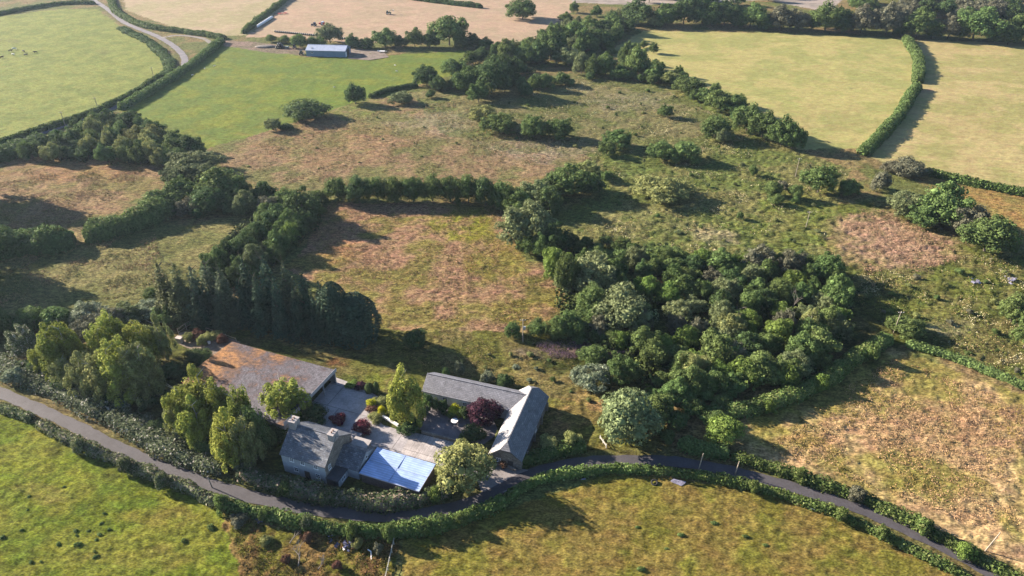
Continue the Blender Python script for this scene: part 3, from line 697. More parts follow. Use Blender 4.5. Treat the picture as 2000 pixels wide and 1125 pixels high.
P(1717,331,376,34,'fine','grey','thin grey tree with a visible pale trunk near the golden track')
P(1772,308,352,64,'fine','grey','greyish round tree at the left end of the right hand dark hedge')
P(1742,314,342,38,'fine','grey','smaller grey tree left of the greyish round tree')
P(1835,360,450,92,'oak','oak','largest dark oak above the pinkish grass mound')
P(1765,374,428,66,'willow','willow','pale willow on the left of the largest dark oak')
P(1890,404,472,72,'willow','grey','grey green willow right of the largest dark oak')
P(1922,424,508,96,'oak','mid','broad leafy oak at the end of the group by the right edge')
P(1800,400,448,60,'oak','oak','dark tree in front of the largest dark oak')
P(1868,418,458,40,'fine','grey','small brownish tree between the dark oak and the grey willow')
P(1768,618,664,66,'oak','mid','round tree at the meeting of the two hedges on the right')
P(1975,575,640,60,'willow','mid','pale leafy thicket tree on the right edge above the rough slope')
P(1998,600,690,50,'willow','mid','taller leafy thicket tree cut by the right edge')
P(812,641,688,44,'fine','dark','dark round bush alone below the enclosed brown meadow')
P(1155,716,768,70,'willow','sage','pale silvery round bush below the copse')
P(1213,697,757,64,'willow','mid','green round bush right of the silvery bush')
P(1157,678,716,56,'fine','mid','dark green bush behind the silvery bush')
P(1222,762,882,120,'fine','willow','large grey green tree beside the lane right of the slate barn')
P(1412,812,872,72,'fine','bright','bright green bush between the lane and the curving hedge')
P(1072,850,886,38,'fine','olive','yellowish shrub behind the clipped hedge by the barn')
P(1117,840,880,32,'fine','olive','taller yellow green shrub right of the yellowish shrub')
P(560,728,842,92,'birch','birch','bright birch between the rusty roof and the farmhouse chimney')
P(792,718,846,76,'birch','birch','tall slender birch in the middle of the yard')
P(905,862,972,108,'fine','olive','big round yellow green tree beside the lane entrance')
P(945,778,838,64,'fine','purple','purple leaved tree in the courtyard of the slate barn')
P(708,820,852,34,'fine','red','dark red shrub at the farmhouse yard corner')
P(661,809,830,30,'bush','red','small pinkish red shrub behind the farmhouse')
P(888,790,816,28,'bush','yellow','bright yellow shrub in the barn courtyard')
P(58,637,708,46,'willow','pale','silvery white flowering shrub tree at the left edge of the birches')
P(569,434,480,34,'fine','bright','bright lime green round tree in the dark belt')
P(526,468,502,30,'willow','willow','pale round bush at the edge of the dark belt')
P(380,296,352,92,'willow','willow','wide pale domed willow right of the left copse')
P(482,373,424,46,'willow','willow','pale twin crowned bush right of the dark tree mass')
P(898,704,738,20,'fine','sage','pale upright shrub behind the long slate roof')
P(872,716,740,16,'fine','oak','thin dark shrub behind the long slate roof')
P(952,724,752,28,'bush','sage','pale low bush behind the long slate roof')
P(986,730,762,36,'bush','dark','dark round bush behind the long slate roof, nearest the corner')
P(610,792,838,64,'fine','dark','dark shrub behind the farmhouse between the birch and the yard')
P(697,568,678,86,'cypress','pine','dark egg shaped cypress at the right end of the conifers')
P(725,779,797,20,'fine','yellow','clipped yellow ball shrub on the yard edge')
P(727,792,807,24,'bush','brown','low brown shrub below the clipped yellow ball')
P(747,792,812,16,'bush','yellow','small yellow green shrub in the yard bed')
P(735,806,826,30,'fine','olive','olive clipped shrub at the lower end of the yard bed')
P(744,776,792,28,'bush','olive','flat olive shrub at the upper end of the yard bed')
P(688,744,759,24,'bush','bright','round green shrub on the top edge of the yard')
P(706,747,763,24,'bush','purple','dark purple shrub on the top edge of the yard')
P(722,746,769,16,'cypress','dark','dark upright shrub on the top edge of the yard')
P(736,744,768,11,'cypress','dark','narrow upright conifer at the end of the yard shrubs')
P(826,800,811,14,'bush','yellow','tiny yellow shrub at the left end of the courtyard')
P(925,832,866,44,'bush','dark','dark bushy bed below the purple leaved tree')
P(882,800,818,20,'bush','bright','green shrub behind the bright yellow shrub')
P(800,822,852,42,'bush','dark','dark planting round the foot of the slender birch')
P(1085,630,668,20,'bush','mid','small bush beside the power pole', None)
P(1002,628,664,32,'fine','oak','round bush just left of the power pole')

# --- rows and groups
PG([(530,66,84,22,'fine','mid'),(556,68,86,24,'fine','mid'),(586,64,95,30,'fine','mid'),(612,70,95,24,'fine','oak'),(628,70,94,22,'fine','oak')],
   'small leafy tree in the scrub left of the blue roofed barn', 'scrub trees left of the blue roofed barn')
PG([(690,68,96,26,'oak','dark'),(716,72,97,30,'oak','dark'),(753,57,96,48,'oak','oak'),(783,70,95,26,'oak','dark'),(811,56,95,36,'oak','oak'),(840,60,95,26,'oak','dark'),
    (850,62,94,24,'oak','dark'),(925,66,97,36,'oak','dark'),(947,72,99,30,'oak','dark'),(905,70,97,30,'oak','oak')],
   'dark tree in the row along the lower edge of the hay field', 'row of trees right of the blue roofed barn')
PG([(834,127,172,48,'oak','dark'),(857,148,180,32,'oak','dark'),(885,114,155,46,'oak','oak'),(922,100,128,26,'willow','mid'),(945,95,122,26,'oak','oak'),(915,130,186,50,'oak','oak'),
    (960,112,190,72,'oak','dark'),(934,160,203,38,'willow','oak'),(990,76,128,34,'oak','mid'),(985,105,165,50,'oak','dark'),(1010,120,150,34,'oak','dark'),(890,150,175,34,'oak','dark'),
    (1032,72,104,32,'oak','mid'),(1022,85,130,46,'oak','oak'),(1075,56,122,54,'oak','oak'),(1050,80,130,40,'oak','dark'),(1110,92,133,50,'willow','willow'),(1000,78,110,20,'oak','oak'),
    (1090,50,100,50,'oak','mid'),(1125,42,100,50,'oak','oak'),(1140,64,105,46,'willow','mid'),(1165,58,98,48,'willow','mid'),(1150,35,80,50,'oak','oak'),(1180,40,75,44,'oak','dark'),(1195,28,66,44,'oak','oak')],
   'tree in the wooded belt running up to the top centre', 'wooded belt at the top centre')
PG([(1020,150,186,28,'bush','dark'),(1045,143,178,30,'bush','oak'),(1065,142,178,30,'bush','oak'),(1095,140,170,34,'bush','oak'),(1110,152,168,24,'bush','oak'),(1008,140,170,28,'bush','dark'),(1030,168,190,24,'bush','dark')],
   'dark scrub bush on the far edge of the rough meadow', 'dark scrub below the wooded belt')
PG([(1135,100,147,30,'fine','willow'),(1155,107,152,32,'oak','oak'),(1152,140,158,20,'bush','dark'),(1182,103,151,38,'oak','oak'),(1210,130,158,34,'willow','oak'),(1222,88,142,34,'oak','oak'),
    (1242,91,152,42,'oak','oak'),(1258,120,150,28,'oak','mid'),(1278,127,161,40,'willow','mid'),(1308,139,168,34,'willow','olive'),(1342,150,190,56,'willow','mid'),(1375,172,204,38,'willow','mid'),
    (1402,174,222,52,'oak','mid'),(1430,188,228,52,'oak','oak'),(1458,200,262,54,'oak','mid'),(1488,215,275,54,'oak','mid'),(1525,228,292,54,'oak','mid'),(1546,242,297,40,'oak','oak'),(1445,210,250,40,'oak','oak')],
   'leafy tree in the line along the lower edge of the pale mown field', 'tree line below the pale mown field')
PG([(1245,2,52,66,'oak','dark'),(1300,8,54,50,'oak','oak'),(1335,-6,52,60,'oak','dark'),(1370,-4,53,60,'oak','oak'),(1415,0,55,62,'oak','dark'),(1465,6,58,60,'oak','oak'),(1522,12,62,60,'oak','grey'),
    (1560,22,62,40,'oak','grey'),(1612,5,66,70,'oak','oak'),(1680,12,69,62,'oak','grey'),(1730,10,72,60,'oak','grey'),(1790,18,77,68,'oak','oak'),(1850,32,80,52,'oak','grey'),(1900,18,86,82,'oak','oak'),
    (1945,50,88,44,'oak','dark'),(1992,20,90,70,'oak','mid'),(1280,30,54,30,'oak','olive'),(1645,30,67,40,'oak','dark'),(1760,40,74,34,'oak','dark'),(1585,28,62,30,'oak','dark'),(1440,26,56,34,'oak','dark'),
    (2050,20,95,80,'oak','oak'),(2100,30,100,80,'oak','oak'),(1390,26,54,34,'oak','dark'),(1495,30,60,34,'oak','dark'),(1872,45,82,34,'oak','dark'),(1968,48,90,34,'oak','dark'),(1820,42,78,34,'oak','dark')],
   'large oak along the front of the wood above the pale mown fields', 'front row of the top right wood')
fill([(1640,-20),(1660,40),(1760,48),(2000,60),(2150,70),(2200,-30)], 12, [('oak','oak'),('oak','dark'),('oak','grey')], (7,10), (12,17), 'tree deep in the wood at the top right corner', 'inside of the top right wood', 3, .7, 70)
fill([(1240,10),(1340,20),(1500,5),(1640,-20),(1640,-35),(1240,-20)], 14, [('oak','oak'),('oak','dark')], (6,9), (11,15), 'tree at the far top edge behind the front oaks', 'far trees at the top edge', 4, .7, 24)
PG([(1105,24,44,28,'oak','mid'),(1120,2,26,18,'oak','mid'),(1165,12,34,22,'oak','oak')], 'small tree between the hay fields left of the top wood', 'small trees between the top hay fields')
# left copse
PG([(215,216,262,50,'oak','dark'),(255,218,265,54,'oak','dark'),(300,232,275,50,'oak','dark'),(345,258,305,56,'oak','oak'),(372,264,306,44,'oak','dark'),(190,232,278,34,'oak','olive'),(218,246,300,28,'birch','olive'),(180,262,305,34,'oak','olive'),
    (250,265,312,34,'oak','olive'),(300,270,322,36,'oak','olive'),(275,280,325,34,'oak','mid'),(330,290,330,30,'bush','oak'),(150,275,310,44,'oak','dark'),(120,280,312,40,'oak','olive')],
   'tree on the sunny edge of the dark left copse', 'edge of the left copse')
fill([(40,305),(100,285),(170,250),(250,248),(320,275),(390,300),(385,318),(320,325),(200,318),(80,320)], 7.5, [('oak','dark'),('oak','oak'),('oak','olive'),('fine','oak')], (3.5,5.5), (6,10), 'tree inside the dark left copse below the upper left lane', 'left copse', 5, .75, 60)
PG([(360,350,402,64,'oak','mid'),(437,330,402,92,'oak','mid'),(312,372,420,60,'oak','oak'),(410,362,422,70,'fine','dark'),(372,386,426,50,'willow','grey'),(345,325,362,50,'willow','willow'),(400,320,360,50,'willow','willow'),
    (457,390,420,34,'willow','willow'),(440,372,415,50,'fine','dark'),(335,388,425,44,'oak','dark'),(470,350,402,46,'oak','oak')],
   'tree in the mixed clump right of the tall overgrown hedge', 'mixed clump between the left meadows')
PG([(515,358,402,52,'oak','dark'),(528,382,428,42,'willow','grey'),(560,370,418,52,'oak','oak'),(597,374,448,72,'oak','dark'),(545,398,450,50,'oak','dark'),(570,410,462,50,'oak','oak'),(620,372,400,36,'willow','mid'),(632,385,402,20,'bush','mid'),
    (510,430,490,50,'oak','dark'),(545,450,505,46,'oak','oak'),(480,455,515,54,'oak','dark'),(455,470,530,50,'oak','dark'),(430,485,550,50,'oak','oak'),(500,480,540,50,'willow','willow'),(475,500,560,46,'oak','dark'),(520,400,440,44,'oak','oak')],
   'dark tree in the belt along the left side of the enclosed brown meadow', 'dark tree belt left of the enclosed meadow')
fill([(560,415),(620,405),(600,450),(560,495),(490,545),(420,560),(405,535),(450,500),(520,440)], 6.5, [('oak','dark'),('oak','oak'),('fine','mid')], (3,4.6), (5,8), 'tree filling the belt above the conifers', 'dark tree belt left of the enclosed meadow', 6, .7, 30)
PG([(662,344,399,46,'fine','oak'),(702,342,402,48,'fine','dark'),(738,343,400,42,'fine','oak'),(772,341,400,44,'fine','mid'),(808,342,402,46,'fine','oak'),(845,341,400,46,'fine','mid'),(880,339,402,46,'fine','oak'),(915,338,404,48,'fine','oak'),
    (947,342,408,48,'fine','dark'),(977,352,414,48,'fine','oak'),(996,360,418,40,'fine','oak')],
   'tree in the thick straight row above the enclosed brown meadow', 'straight tree row above the enclosed meadow')
PG([(1015,372,425,60,'willow','mid'),(1045,352,410,64,'willow','willow'),(1082,340,390,60,'willow','dark'),(1070,362,420,50,'fine','dark'),(1150,340,385,60,'fine','dark'),(1080,440,508,64,'oak','dark'),(1060,458,510,44,'oak','oak'),
    (1100,455,500,44,'oak','dark'),(1085,478,555,52,'fine','bright'),(1105,500,580,50,'willow','mid'),(1035,460,505,44,'oak','oak')],
   'tree in the shaggy group round the great pale willow', 'shaggy trees at the corner of the enclosed meadow')
PG([(1508,353,386,34,'bush','oak'),(1515,378,403,28,'bush','mid'),(1552,362,392,28,'bush','oak'),(1553,383,399,14,'bush','oak'),(1527,352,372,24,'bush','grey')],
   'bush in the small group left of the tall marsh tree', 'bushes left of the tall marsh tree')
# conifers
PG([(500,500,640,72,'spruce','pine'),(541,494,644,76,'spruce','pine'),(578,505,652,72,'spruce','pineg'),(520,530,655,52,'spruce','pine'),(610,528,660,68,'spruce','pine'),(556,540,662,52,'spruce','pine'),(640,545,668,54,'spruce','pine'),(484,540,640,50,'spruce','pine'),(590,560,668,50,'spruce','pine'),(625,575,672,46,'spruce','pine')],
   'dark pointed spruce in the conifer stand above the rusty roof', 'dark spruces above the rusty roof')
P(662,545,674,60,'cypress','pine','dark rounded cypress just left of the egg shaped one')
PG([(338,508,632,74,'larch','larch'),(372,508,640,78,'larch','larch'),(400,516,640,78,'larch','pineg'),(425,505,628,76,'larch','pineg'),(452,520,640,72,'larch','pineg'),(352,560,640,50,'larch','larch'),(440,570,650,56,'spruce','pineg'),(400,560,650,50,'spruce','pine')],
   'feathery greyish conifer on the left of the dark spruces', 'feathery conifers left of the spruces')
# birches and neighbours at left
PG([(122,630,748,72,'birch','birch'),(152,622,742,70,'birch','birch'),(105,660,740,56,'birch','birch'),(240,602,712,66,'birch','birch'),(215,630,730,60,'birch','birch'),(180,682,790,72,'birch','olive'),(242,662,800,90,'birch','birch'),(205,690,800,70,'birch','olive'),(292,612,728,56,'birch','birch'),
    (325,614,712,52,'birch','olive'),(270,680,800,70,'birch','olive'),(300,660,790,66,'birch','olive'),(140,690,770,56,'birch','olive')],
   'yellow green birch in the cluster left of the rusty roof', 'birches left of the rusty roof')
PG([(190,612,668,62,'willow','grey'),(175,592,645,70,'willow','sage'),(295,590,630,66,'willow','sage'),(250,592,640,56,'willow','willow'),(225,600,650,50,'willow','grey'),(300,560,592,34,'fine','mid'),(330,596,640,50,'willow','oak')],
   'greyish bush behind the birches along the meadow edge', 'bushes behind the birches')
PG([(15,604,664,52,'fine','oak'),(72,598,652,60,'fine','oak'),(112,598,650,56,'fine','oak'),(45,615,660,40,'fine','dark'),(-20,600,670,60,'fine','dark')],
   'dark rounded tree behind the silvery shrub at the left edge', 'dark trees at the left edge')
PG([(375,738,866,76,'birch','birch'),(412,709,846,84,'birch','birch'),(442,738,860,72,'birch','birch'),(350,775,860,50,'birch','olive'),(400,770,885,70,'birch','birch')],
   'birch in the cluster directly left of the farmhouse', 'birches left of the farmhouse')
P(507,792,900,60,'fine','oak','dark tree added to shade the roof, between the front birches and the farmhouse')  # extra tree put here to throw shade on the farmhouse roof
P(480,752,880,64,'birch','birch','tall birch behind the front birch, nearest the farmhouse roof')
P(462,795,932,76,'birch','birch','front birch beside the lane hedge, left of the farmhouse')
P(492,800,925,56,'birch','olive','birch between the front birch and the farmhouse wall')
fill([(20,745),(120,765),(220,810),(320,855),(430,905),(480,920),(480,890),(400,875),(330,850),(250,800),(150,745),(60,715)], 4.2, [('bush','pale'),('bush','pale'),('fine','oak'),('bush','sage'),('fine','dark')], (1.8,3.0), (2.6,4.6), 'shrub in the silvery thicket between the birches and the lane', 'thicket shrubs above the lane', 8, .25, 60)
fill([(200,770),(330,730),(350,720),(400,700),(560,840),(540,880),(480,890),(330,850)], 4.6, [('fine','dark'),('fine','oak'),('bush','dark')], (2.0,3.2), (2.4,4.2), 'dark shrub under the birches left of the farmhouse', 'dark undergrowth left of the farmhouse', 9, .35, 26)
P(385,682,712,44,'fine','dark','dark bush at the left end of the rusty roof')
# main copse
PG([(1050,622,664,40,'fine','oak'),(1082,616,668,40,'fine','oak'),(1112,606,668,50,'fine','oak'),(1130,648,672,34,'bush','mid'),(1162,646,674,28,'bush','mid'),(1195,640,682,50,'fine','mid')],
   'bush in the line from the power pole to the copse', 'bushes right of the power pole')
PG([(1215,558,660,110,'fine','willow'),(1160,560,630,70,'willow','mid'),(1255,486,520,66,'willow','mid'),(1335,498,525,50,'fine','dark'),(1480,480,540,66,'willow','grey'),(1540,490,550,60,'willow','grey'),(1610,495,560,62,'oak','oak'),(1630,540,610,56,'oak','mid'),
    (1610,600,660,56,'oak','mid'),(1590,640,700,70,'oak','mid'),(1560,650,720,60,'oak','mid'),(1480,690,760,84,'oak','mid'),(1350,685,748,56,'fine','olive'),(1290,650,700,50,'fine','bright'),(1320,740,800,60,'oak','oak'),
    (1285,770,830,60,'oak','mid'),(1400,650,720,80,'oak','mid'),(1425,610,665,60,'oak','olive'),(1530,600,660,46,'birch','grey'),(1575,600,665,46,'birch','olive'),(1430,730,775,60,'oak','oak'),(1540,700,752,60,'oak','mid')],
   'tree on the outer face of the dense copse in the centre right', 'outer trees of the dense copse')
n1 = fill([(1120,520),(1250,510),(1440,520),(1600,530),(1645,580),(1640,650),(1590,720),(1520,760),(1400,775),(1330,770),(1290,720),(1220,680),(1130,650),(1120,590)], 5.6,
     [('oak','oak'),('oak','mid'),('fine','mid'),('willow','willow'),('willow','grey'),('oak','dark'),('fine','bright')], (2.8,4.8), (4.5,8.2), 'tree within the dense copse in the centre right', 'trees of the dense copse', 12, .55, 150)
fill([(1290,745),(1400,770),(1420,800),(1340,860),(1300,860),(1270,800)], 5, [('fine','mid'),('oak','oak'),('bush','mid')], (2.0,3.4), (2.5,5), 'shrub on the lower side of the dense copse', 'shrubs at the foot of the dense copse', 14, .4, 24)
fill([(1110,470),(1240,480),(1330,490),(1330,505),(1140,505)], 4.6, [('bush','mid'),('willow','mid'),('bush','oak')], (1.8,3), (2.2,4), 'low bush on the far side of the dense copse', 'low bushes behind the dense copse', 15, .5, 20)
fill([(900,215),(1120,165),(1300,180),(1540,300),(1640,350),(1600,480),(1300,470),(1150,420),(1190,340),(1000,300)], 11, [('bush','mid'),('bush','oak'),('bush','olive'),('willow','willow')], (.5,1.3), (.7,1.9), 'small scrub bush', 'low scrub dotted over the marsh', 21, 1.0, 60)
fill([(1670,560),(1800,540),(1960,520),(1990,740),(1900,700),(1800,650),(1700,600)], 7, [('bush','mid'),('bush','olive'),('bush','grey')], (.6,1.4), (.7,1.8), 'small scrub bush', 'low scrub on the right slope', 22, 1.0, 26)
fill([(600,230),(880,200),(900,300),(640,340),(470,330)], 16, [('bush','oak'),('bush','olive')], (.4,.9), (.5,1.2), 'small scrub bush', 'low scrub in the brown rough meadow', 23, 1.0, 12)
fill([(880,700),(1000,680),(1120,720),(1160,800),(1080,760)], 5, [('bush','mid'),('bush','olive'),('bush','sage')], (.5,1.1), (.6,1.4), 'small scrub bush', 'low scrub behind the slate barn', 24, 1.0, 16)
for (u, vt, vb, w) in [(-70,420,560,110),(-150,430,600,120),(-60,250,395,90),(-150,300,420,110)]: P(u, vt, vb, w, 'oak', 'oak', 'tall tree just outside the left edge throwing its shade over the left meadows', 'tall trees beyond the left edge')
fill([(880,185),(950,110),(1060,70),(1190,38),(1260,48),(1180,100),(1110,118),(1030,165),(950,200)], 7.5, [('oak','oak'),('oak','dark'),('oak','mid'),('willow','willow')], (3.8,6), (8,12.5), 'tree', 'wooded belt at the top centre', 41, .62, 40)
fill([(1120,100),(1260,90),(1330,150),(1420,190),(1540,270),(1560,290),(1500,285),(1400,235),(1300,172),(1140,160)], 6.5, [('willow','mid'),('oak','oak'),('fine','mid')], (2.6,4), (4.5,7), 'tree', 'tree line below the pale mown field', 42, .6, 24)
PG([(838,768,806,20,'bush','oak'),(852,776,808,18,'bush','mid'),(866,780,812,22,'bush','dark'),(908,792,822,20,'bush','dark'),(832,790,815,14,'bush','sage'),(905,846,872,22,'bush','dark'),(975,840,862,18,'bush','olive'),(962,890,912,20,'bush','olive'),(985,896,916,20,'bush','brown')], 'x', 'courtyard planting of the slate barn')
PG([(436,964,1004,30,'bush','hedge'),(520,990,1020,22,'bush','hedge'),(600,1008,1040,24,'bush','hedgep'),(690,1020,1060,28,'bush','hedge'),(760,1024,1062,26,'bush','hedge'),(835,1016,1050,26,'bush','hedge'),(900,1000,1034,24,'bush','hedge'),(250,892,930,26,'bush','hedgep'),(320,920,958,26,'bush','hedgep'),(160,856,892,26,'bush','hedgep'),
    (1470,938,966,20,'bush','hedge'),(1640,990,1022,24,'bush','hedge'),(1720,1026,1060,22,'bush','hedge'),(1560,916,946,28,'bush','hedge'),(1670,950,984,34,'bush','grey'),(1800,1010,1050,34,'bush','hedge'),(1880,1060,1098,32,'bush','bright'),(1700,670,708,24,'bush','hedge'),(1600,730,768,30,'bush','bright'),(1500,780,812,26,'bush','bright'),
    (560,938,974,30,'bush','hedge'),(640,952,990,30,'bush','hedgef'),(850,950,986,30,'bush','bright')], 'x', 'bushes standing out of the lane hedges')
PG([(640,985,1003,14,'bush','brown'),(600,1040,1062,22,'bush','brown'),(520,1046,1066,24,'bush','olive'),(700,1050,1075,22,'bush','olive'),(560,1085,1104,20,'bush','brown'),(660,1095,1116,20,'bush','brown'),(740,1060,1084,18,'bush','grey'),(468,1005,1030,34,'bush','grey')][1:], 'x', 'weedy clumps in the brown rough corner')
print('PLANTS', len(PLANTS))

# ------------------------------------------------------------------ ground cover that nobody could count
def tufts(name, polys, n, hgt, wid, cols, seed, per=5, zone=None):
    g = np.random.default_rng(seed); Cs = []
    for poly in polys:
        pl = G2(poly); xs = [p[0] for p in pl]; yy = [p[1] for p in pl]
        x = g.uniform(min(xs), max(xs), n); y = g.uniform(min(yy), max(yy), n); m = inpoly(x, y, pl)
        x, y = x[m], y[m]; m = fbm(x, y, 9, seed + 3, 3) + g.normal(0, .06, len(x)) > .5
        Cs.append(np.stack([x[m], y[m]], 1))
    C = np.concatenate(Cs); sc = g.uniform(.5, 1.5, len(C)); k = len(C)
    ci = (fbm(C[:, 0], C[:, 1], 7, seed + 9, 2) * 1.6 - .3 + g.normal(0, .22, k)); ci = np.clip((ci * len(cols)).astype(int), 0, len(cols) - 1)
    cc = np.array([s2l(c) for c in cols])[ci] * K * 1.5
    j = np.clip(np.searchsorted(ys, C[:, 1]), 0, NY - 1); i = np.clip(((C[:, 0] / hw[j] + 1) / 2 * (NX - 1)).astype(int), 0, NX - 1); gzv = Z[j, i]
    C3 = np.repeat(np.stack([C[:, 0], C[:, 1], gzv], 1), per, 0); S = np.repeat(sc, per); d = sph(g, len(C3)); d[:, 2] = np.abs(d[:, 2])
    Pp = C3 + d * (S * 1.0)[:, None] * np.array([wid, wid, hgt]); V, F = leaf_quads(Pp, d, wid * .30, .5, g)
    o = link(name, np_mesh(name, V, F, TM, False, np.repeat(np.repeat(cc, per, 0) * g.uniform(.75, 1.25, (len(C3), 1)), 4, 0)))
    return tag(o, kind='stuff')
TM, t_, b_ = newmat('tuft'); a_ = node(t_, 'ShaderNodeAttribute', attribute_name='Col'); t_.links.new(a_.outputs['Color'], b_.inputs['Base Color']); b_.inputs['Roughness'].default_value = 1
gr, st, pk, wh, dk = (104,116,58), (170,150,104), (176,140,112), (196,188,150), (78,90,44)
tag(tufts('marsh_plants', [[(860,240),(1130,150),(1300,175),(1560,300),(1660,340),(1600,500),(1120,490),(1180,340),(1000,320)]], 26000, .9, .55, [dk, gr, gr, st, wh], 1), 'rough mixed marsh plants, green and pale, spread over the open marsh', 'wild plants')
tag(tufts('marsh_plants', [[(1660,540),(1900,500),(2050,500),(2050,760),(1800,670),(1660,600)]], 9000, .8, .45, [dk, gr, (120,128,60), st, wh], 2), 'rough weeds on the slope above the straight trimmed hedge at right', 'wild plants')
tag(tufts('long_grass', [[(450,320),(560,245),(900,195),(1100,260),(1000,340),(640,380)]], 14000, .5, .5, [(120,122,70), st, pk, (160,130,92)], 3), 'tall brownish grass tufts in the central rough meadow', 'grass')
tag(tufts('long_grass', [[(700,660),(1000,655),(1240,680),(1200,800),(1060,760),(840,720)]], 8000, .55, .32, [(96,106,50), (118,118,66), st, (150,130,86)], 4), 'tall grass on the bank between the meadow and the barn', 'grass')
tag(tufts('long_grass', [[(1640,430),(1700,402),(1862,475),(1868,510),(1700,560)]], 6000, .4, .4, [pk, (186,150,126), (150,118,96)], 5), 'pinkish dry grass on the mound at right', 'grass')
tag(tufts('long_grass', [[(1500,880),(1600,780),(1750,700),(2000,790),(2000,1060)]], 16000, .35, .36, [(150,132,70), (182,150,104), (196,162,124), (170,136,100)], 6), 'straw coloured grass tufts in the field at bottom right', 'grass')
tag(tufts('long_grass', [[(450,1010),(660,1048),(770,1055),(745,1140),(480,1140)]], 4200, .5, .3, [(96,84,50), (124,118,48), (150,112,74), (134,104,62), (112,122,44)], 7), 'brown and orange weeds in the rough corner at the bottom', 'weeds')
tag(tufts('long_grass', [[(0,500),(300,450),(330,560),(100,610),(0,600)],[(0,330),(300,330),(150,440),(0,450)]], 9000, .4, .45, [(118,122,66), st, pk], 8), 'dry grass tufts in the two left meadows', 'grass')
tag(tufts('long_grass', [[(590,480),(660,405),(980,410),(1005,500),(1095,570),(1090,620),(860,670),(750,640)]], 12000, .35, .42, [(124,122,58), st, pk, (178,140,100)], 9), 'dry tufts in the enclosed brown meadow', 'grass')
tag(tufts('foxglove_patch', [[(1040,672),(1140,668),(1230,690),(1210,706),(1080,700)]], 3000, .9, .3, [(104,112,70), (150,120,140), (128,104,116)], 10), 'purplish flowering weeds on the bank right of the power pole', 'wild plants')
tag(tufts('undergrowth', [[(1085,500),(1250,492),(1450,500),(1600,520),(1650,570),(1655,640),(1600,725),(1530,765),(1400,785),(1320,850),(1270,840),(1260,740),(1200,690),(1110,660),(1090,590)]], 5200, 2.6, 1.5, [(70,84,40), (84,100,46), (62,74,38), (96,110,54), (78,92,42)], 31, 16), 'tangled low undergrowth filling the floor of the dense copse', 'undergrowth')
tag(tufts('undergrowth', [[(420,560),(400,520),(480,440),(560,400),(630,395),(620,440),(560,495),(480,560)],[(60,305),(200,240),(330,265),(390,290),(385,318),(200,322)],[(900,110),(1000,90),(1100,60),(1200,40),(1180,80),(1080,120),(1000,170),(900,180)]], 3600, 2.4, 1.5, [(66,80,40), (80,94,46), (60,72,38)], 32, 14), 'tangled low undergrowth under the wooded belts on the left and at the top', 'undergrowth')
# rushes: dark clumps in the lower left field
def rushmesh(seed):
    g = np.random.default_rng(seed); n = 160; d = sph(g, n); d[:, 2] = np.abs(d[:, 2]); V, F = leaf_quads(d * np.array([1, .8, 1]) * g.uniform(.5, 1, (n, 1)), d, .16, .5, g, 1.5)
    V[:, 2] = np.maximum(V[:, 2], -.1); return tri_quads('rushes', [(V, F)])
rm = [rushmesh(i) for i in range(3)]
for m in rm: m.materials.append(L['oak'])
for (u, v, s) in [(148,1037,1),(173,1037,.8),(197,1023,.8),(200,1034-12,.7),(150,1046,.7),(114,1063,1),(151,1064,1.3),(194,1044,.9),(213,1034,.7),(188,1054,.7),(188,1087,1.1),(57,970,.8),(42,1035,.7),(60,1098,.8),(80,1097,.6),(358,1056,1),(125,951,.7),(5,1050,1.1),(54,996,.6),(412,1030,1.6),(204,1003,.8),(185,1077,.7)]:
    p = G(u, v); o = link('rush_clump', rnd.choice(rm)); o.location = (p.x, p.y, 0); o.scale = (s * .62, s * .55, s * .38); o.rotation_euler = (0, 0, rnd.uniform(0, 6))
    tag(o, 'small dark rush clump in the bright green lower left field', 'rush clump', 'rush clumps in the lower left field')
for (u, v, s) in [(1395,1022,1.1),(1330,1045,1.1),(1456,1048,1),(1495,1065,.9),(1253,1112,1.3),(1246,1030,.8),(1302,1072,.7)]:
    p = G(u, v); o = link('rush_clump', rnd.choice(rm)); o.location = (p.x, p.y, 0); o.scale = (s * .7, s * .6, s * .45)
    tag(o, 'small dark rush clump in the olive field below the lane', 'rush clump', 'rush clumps in the field below the lane')
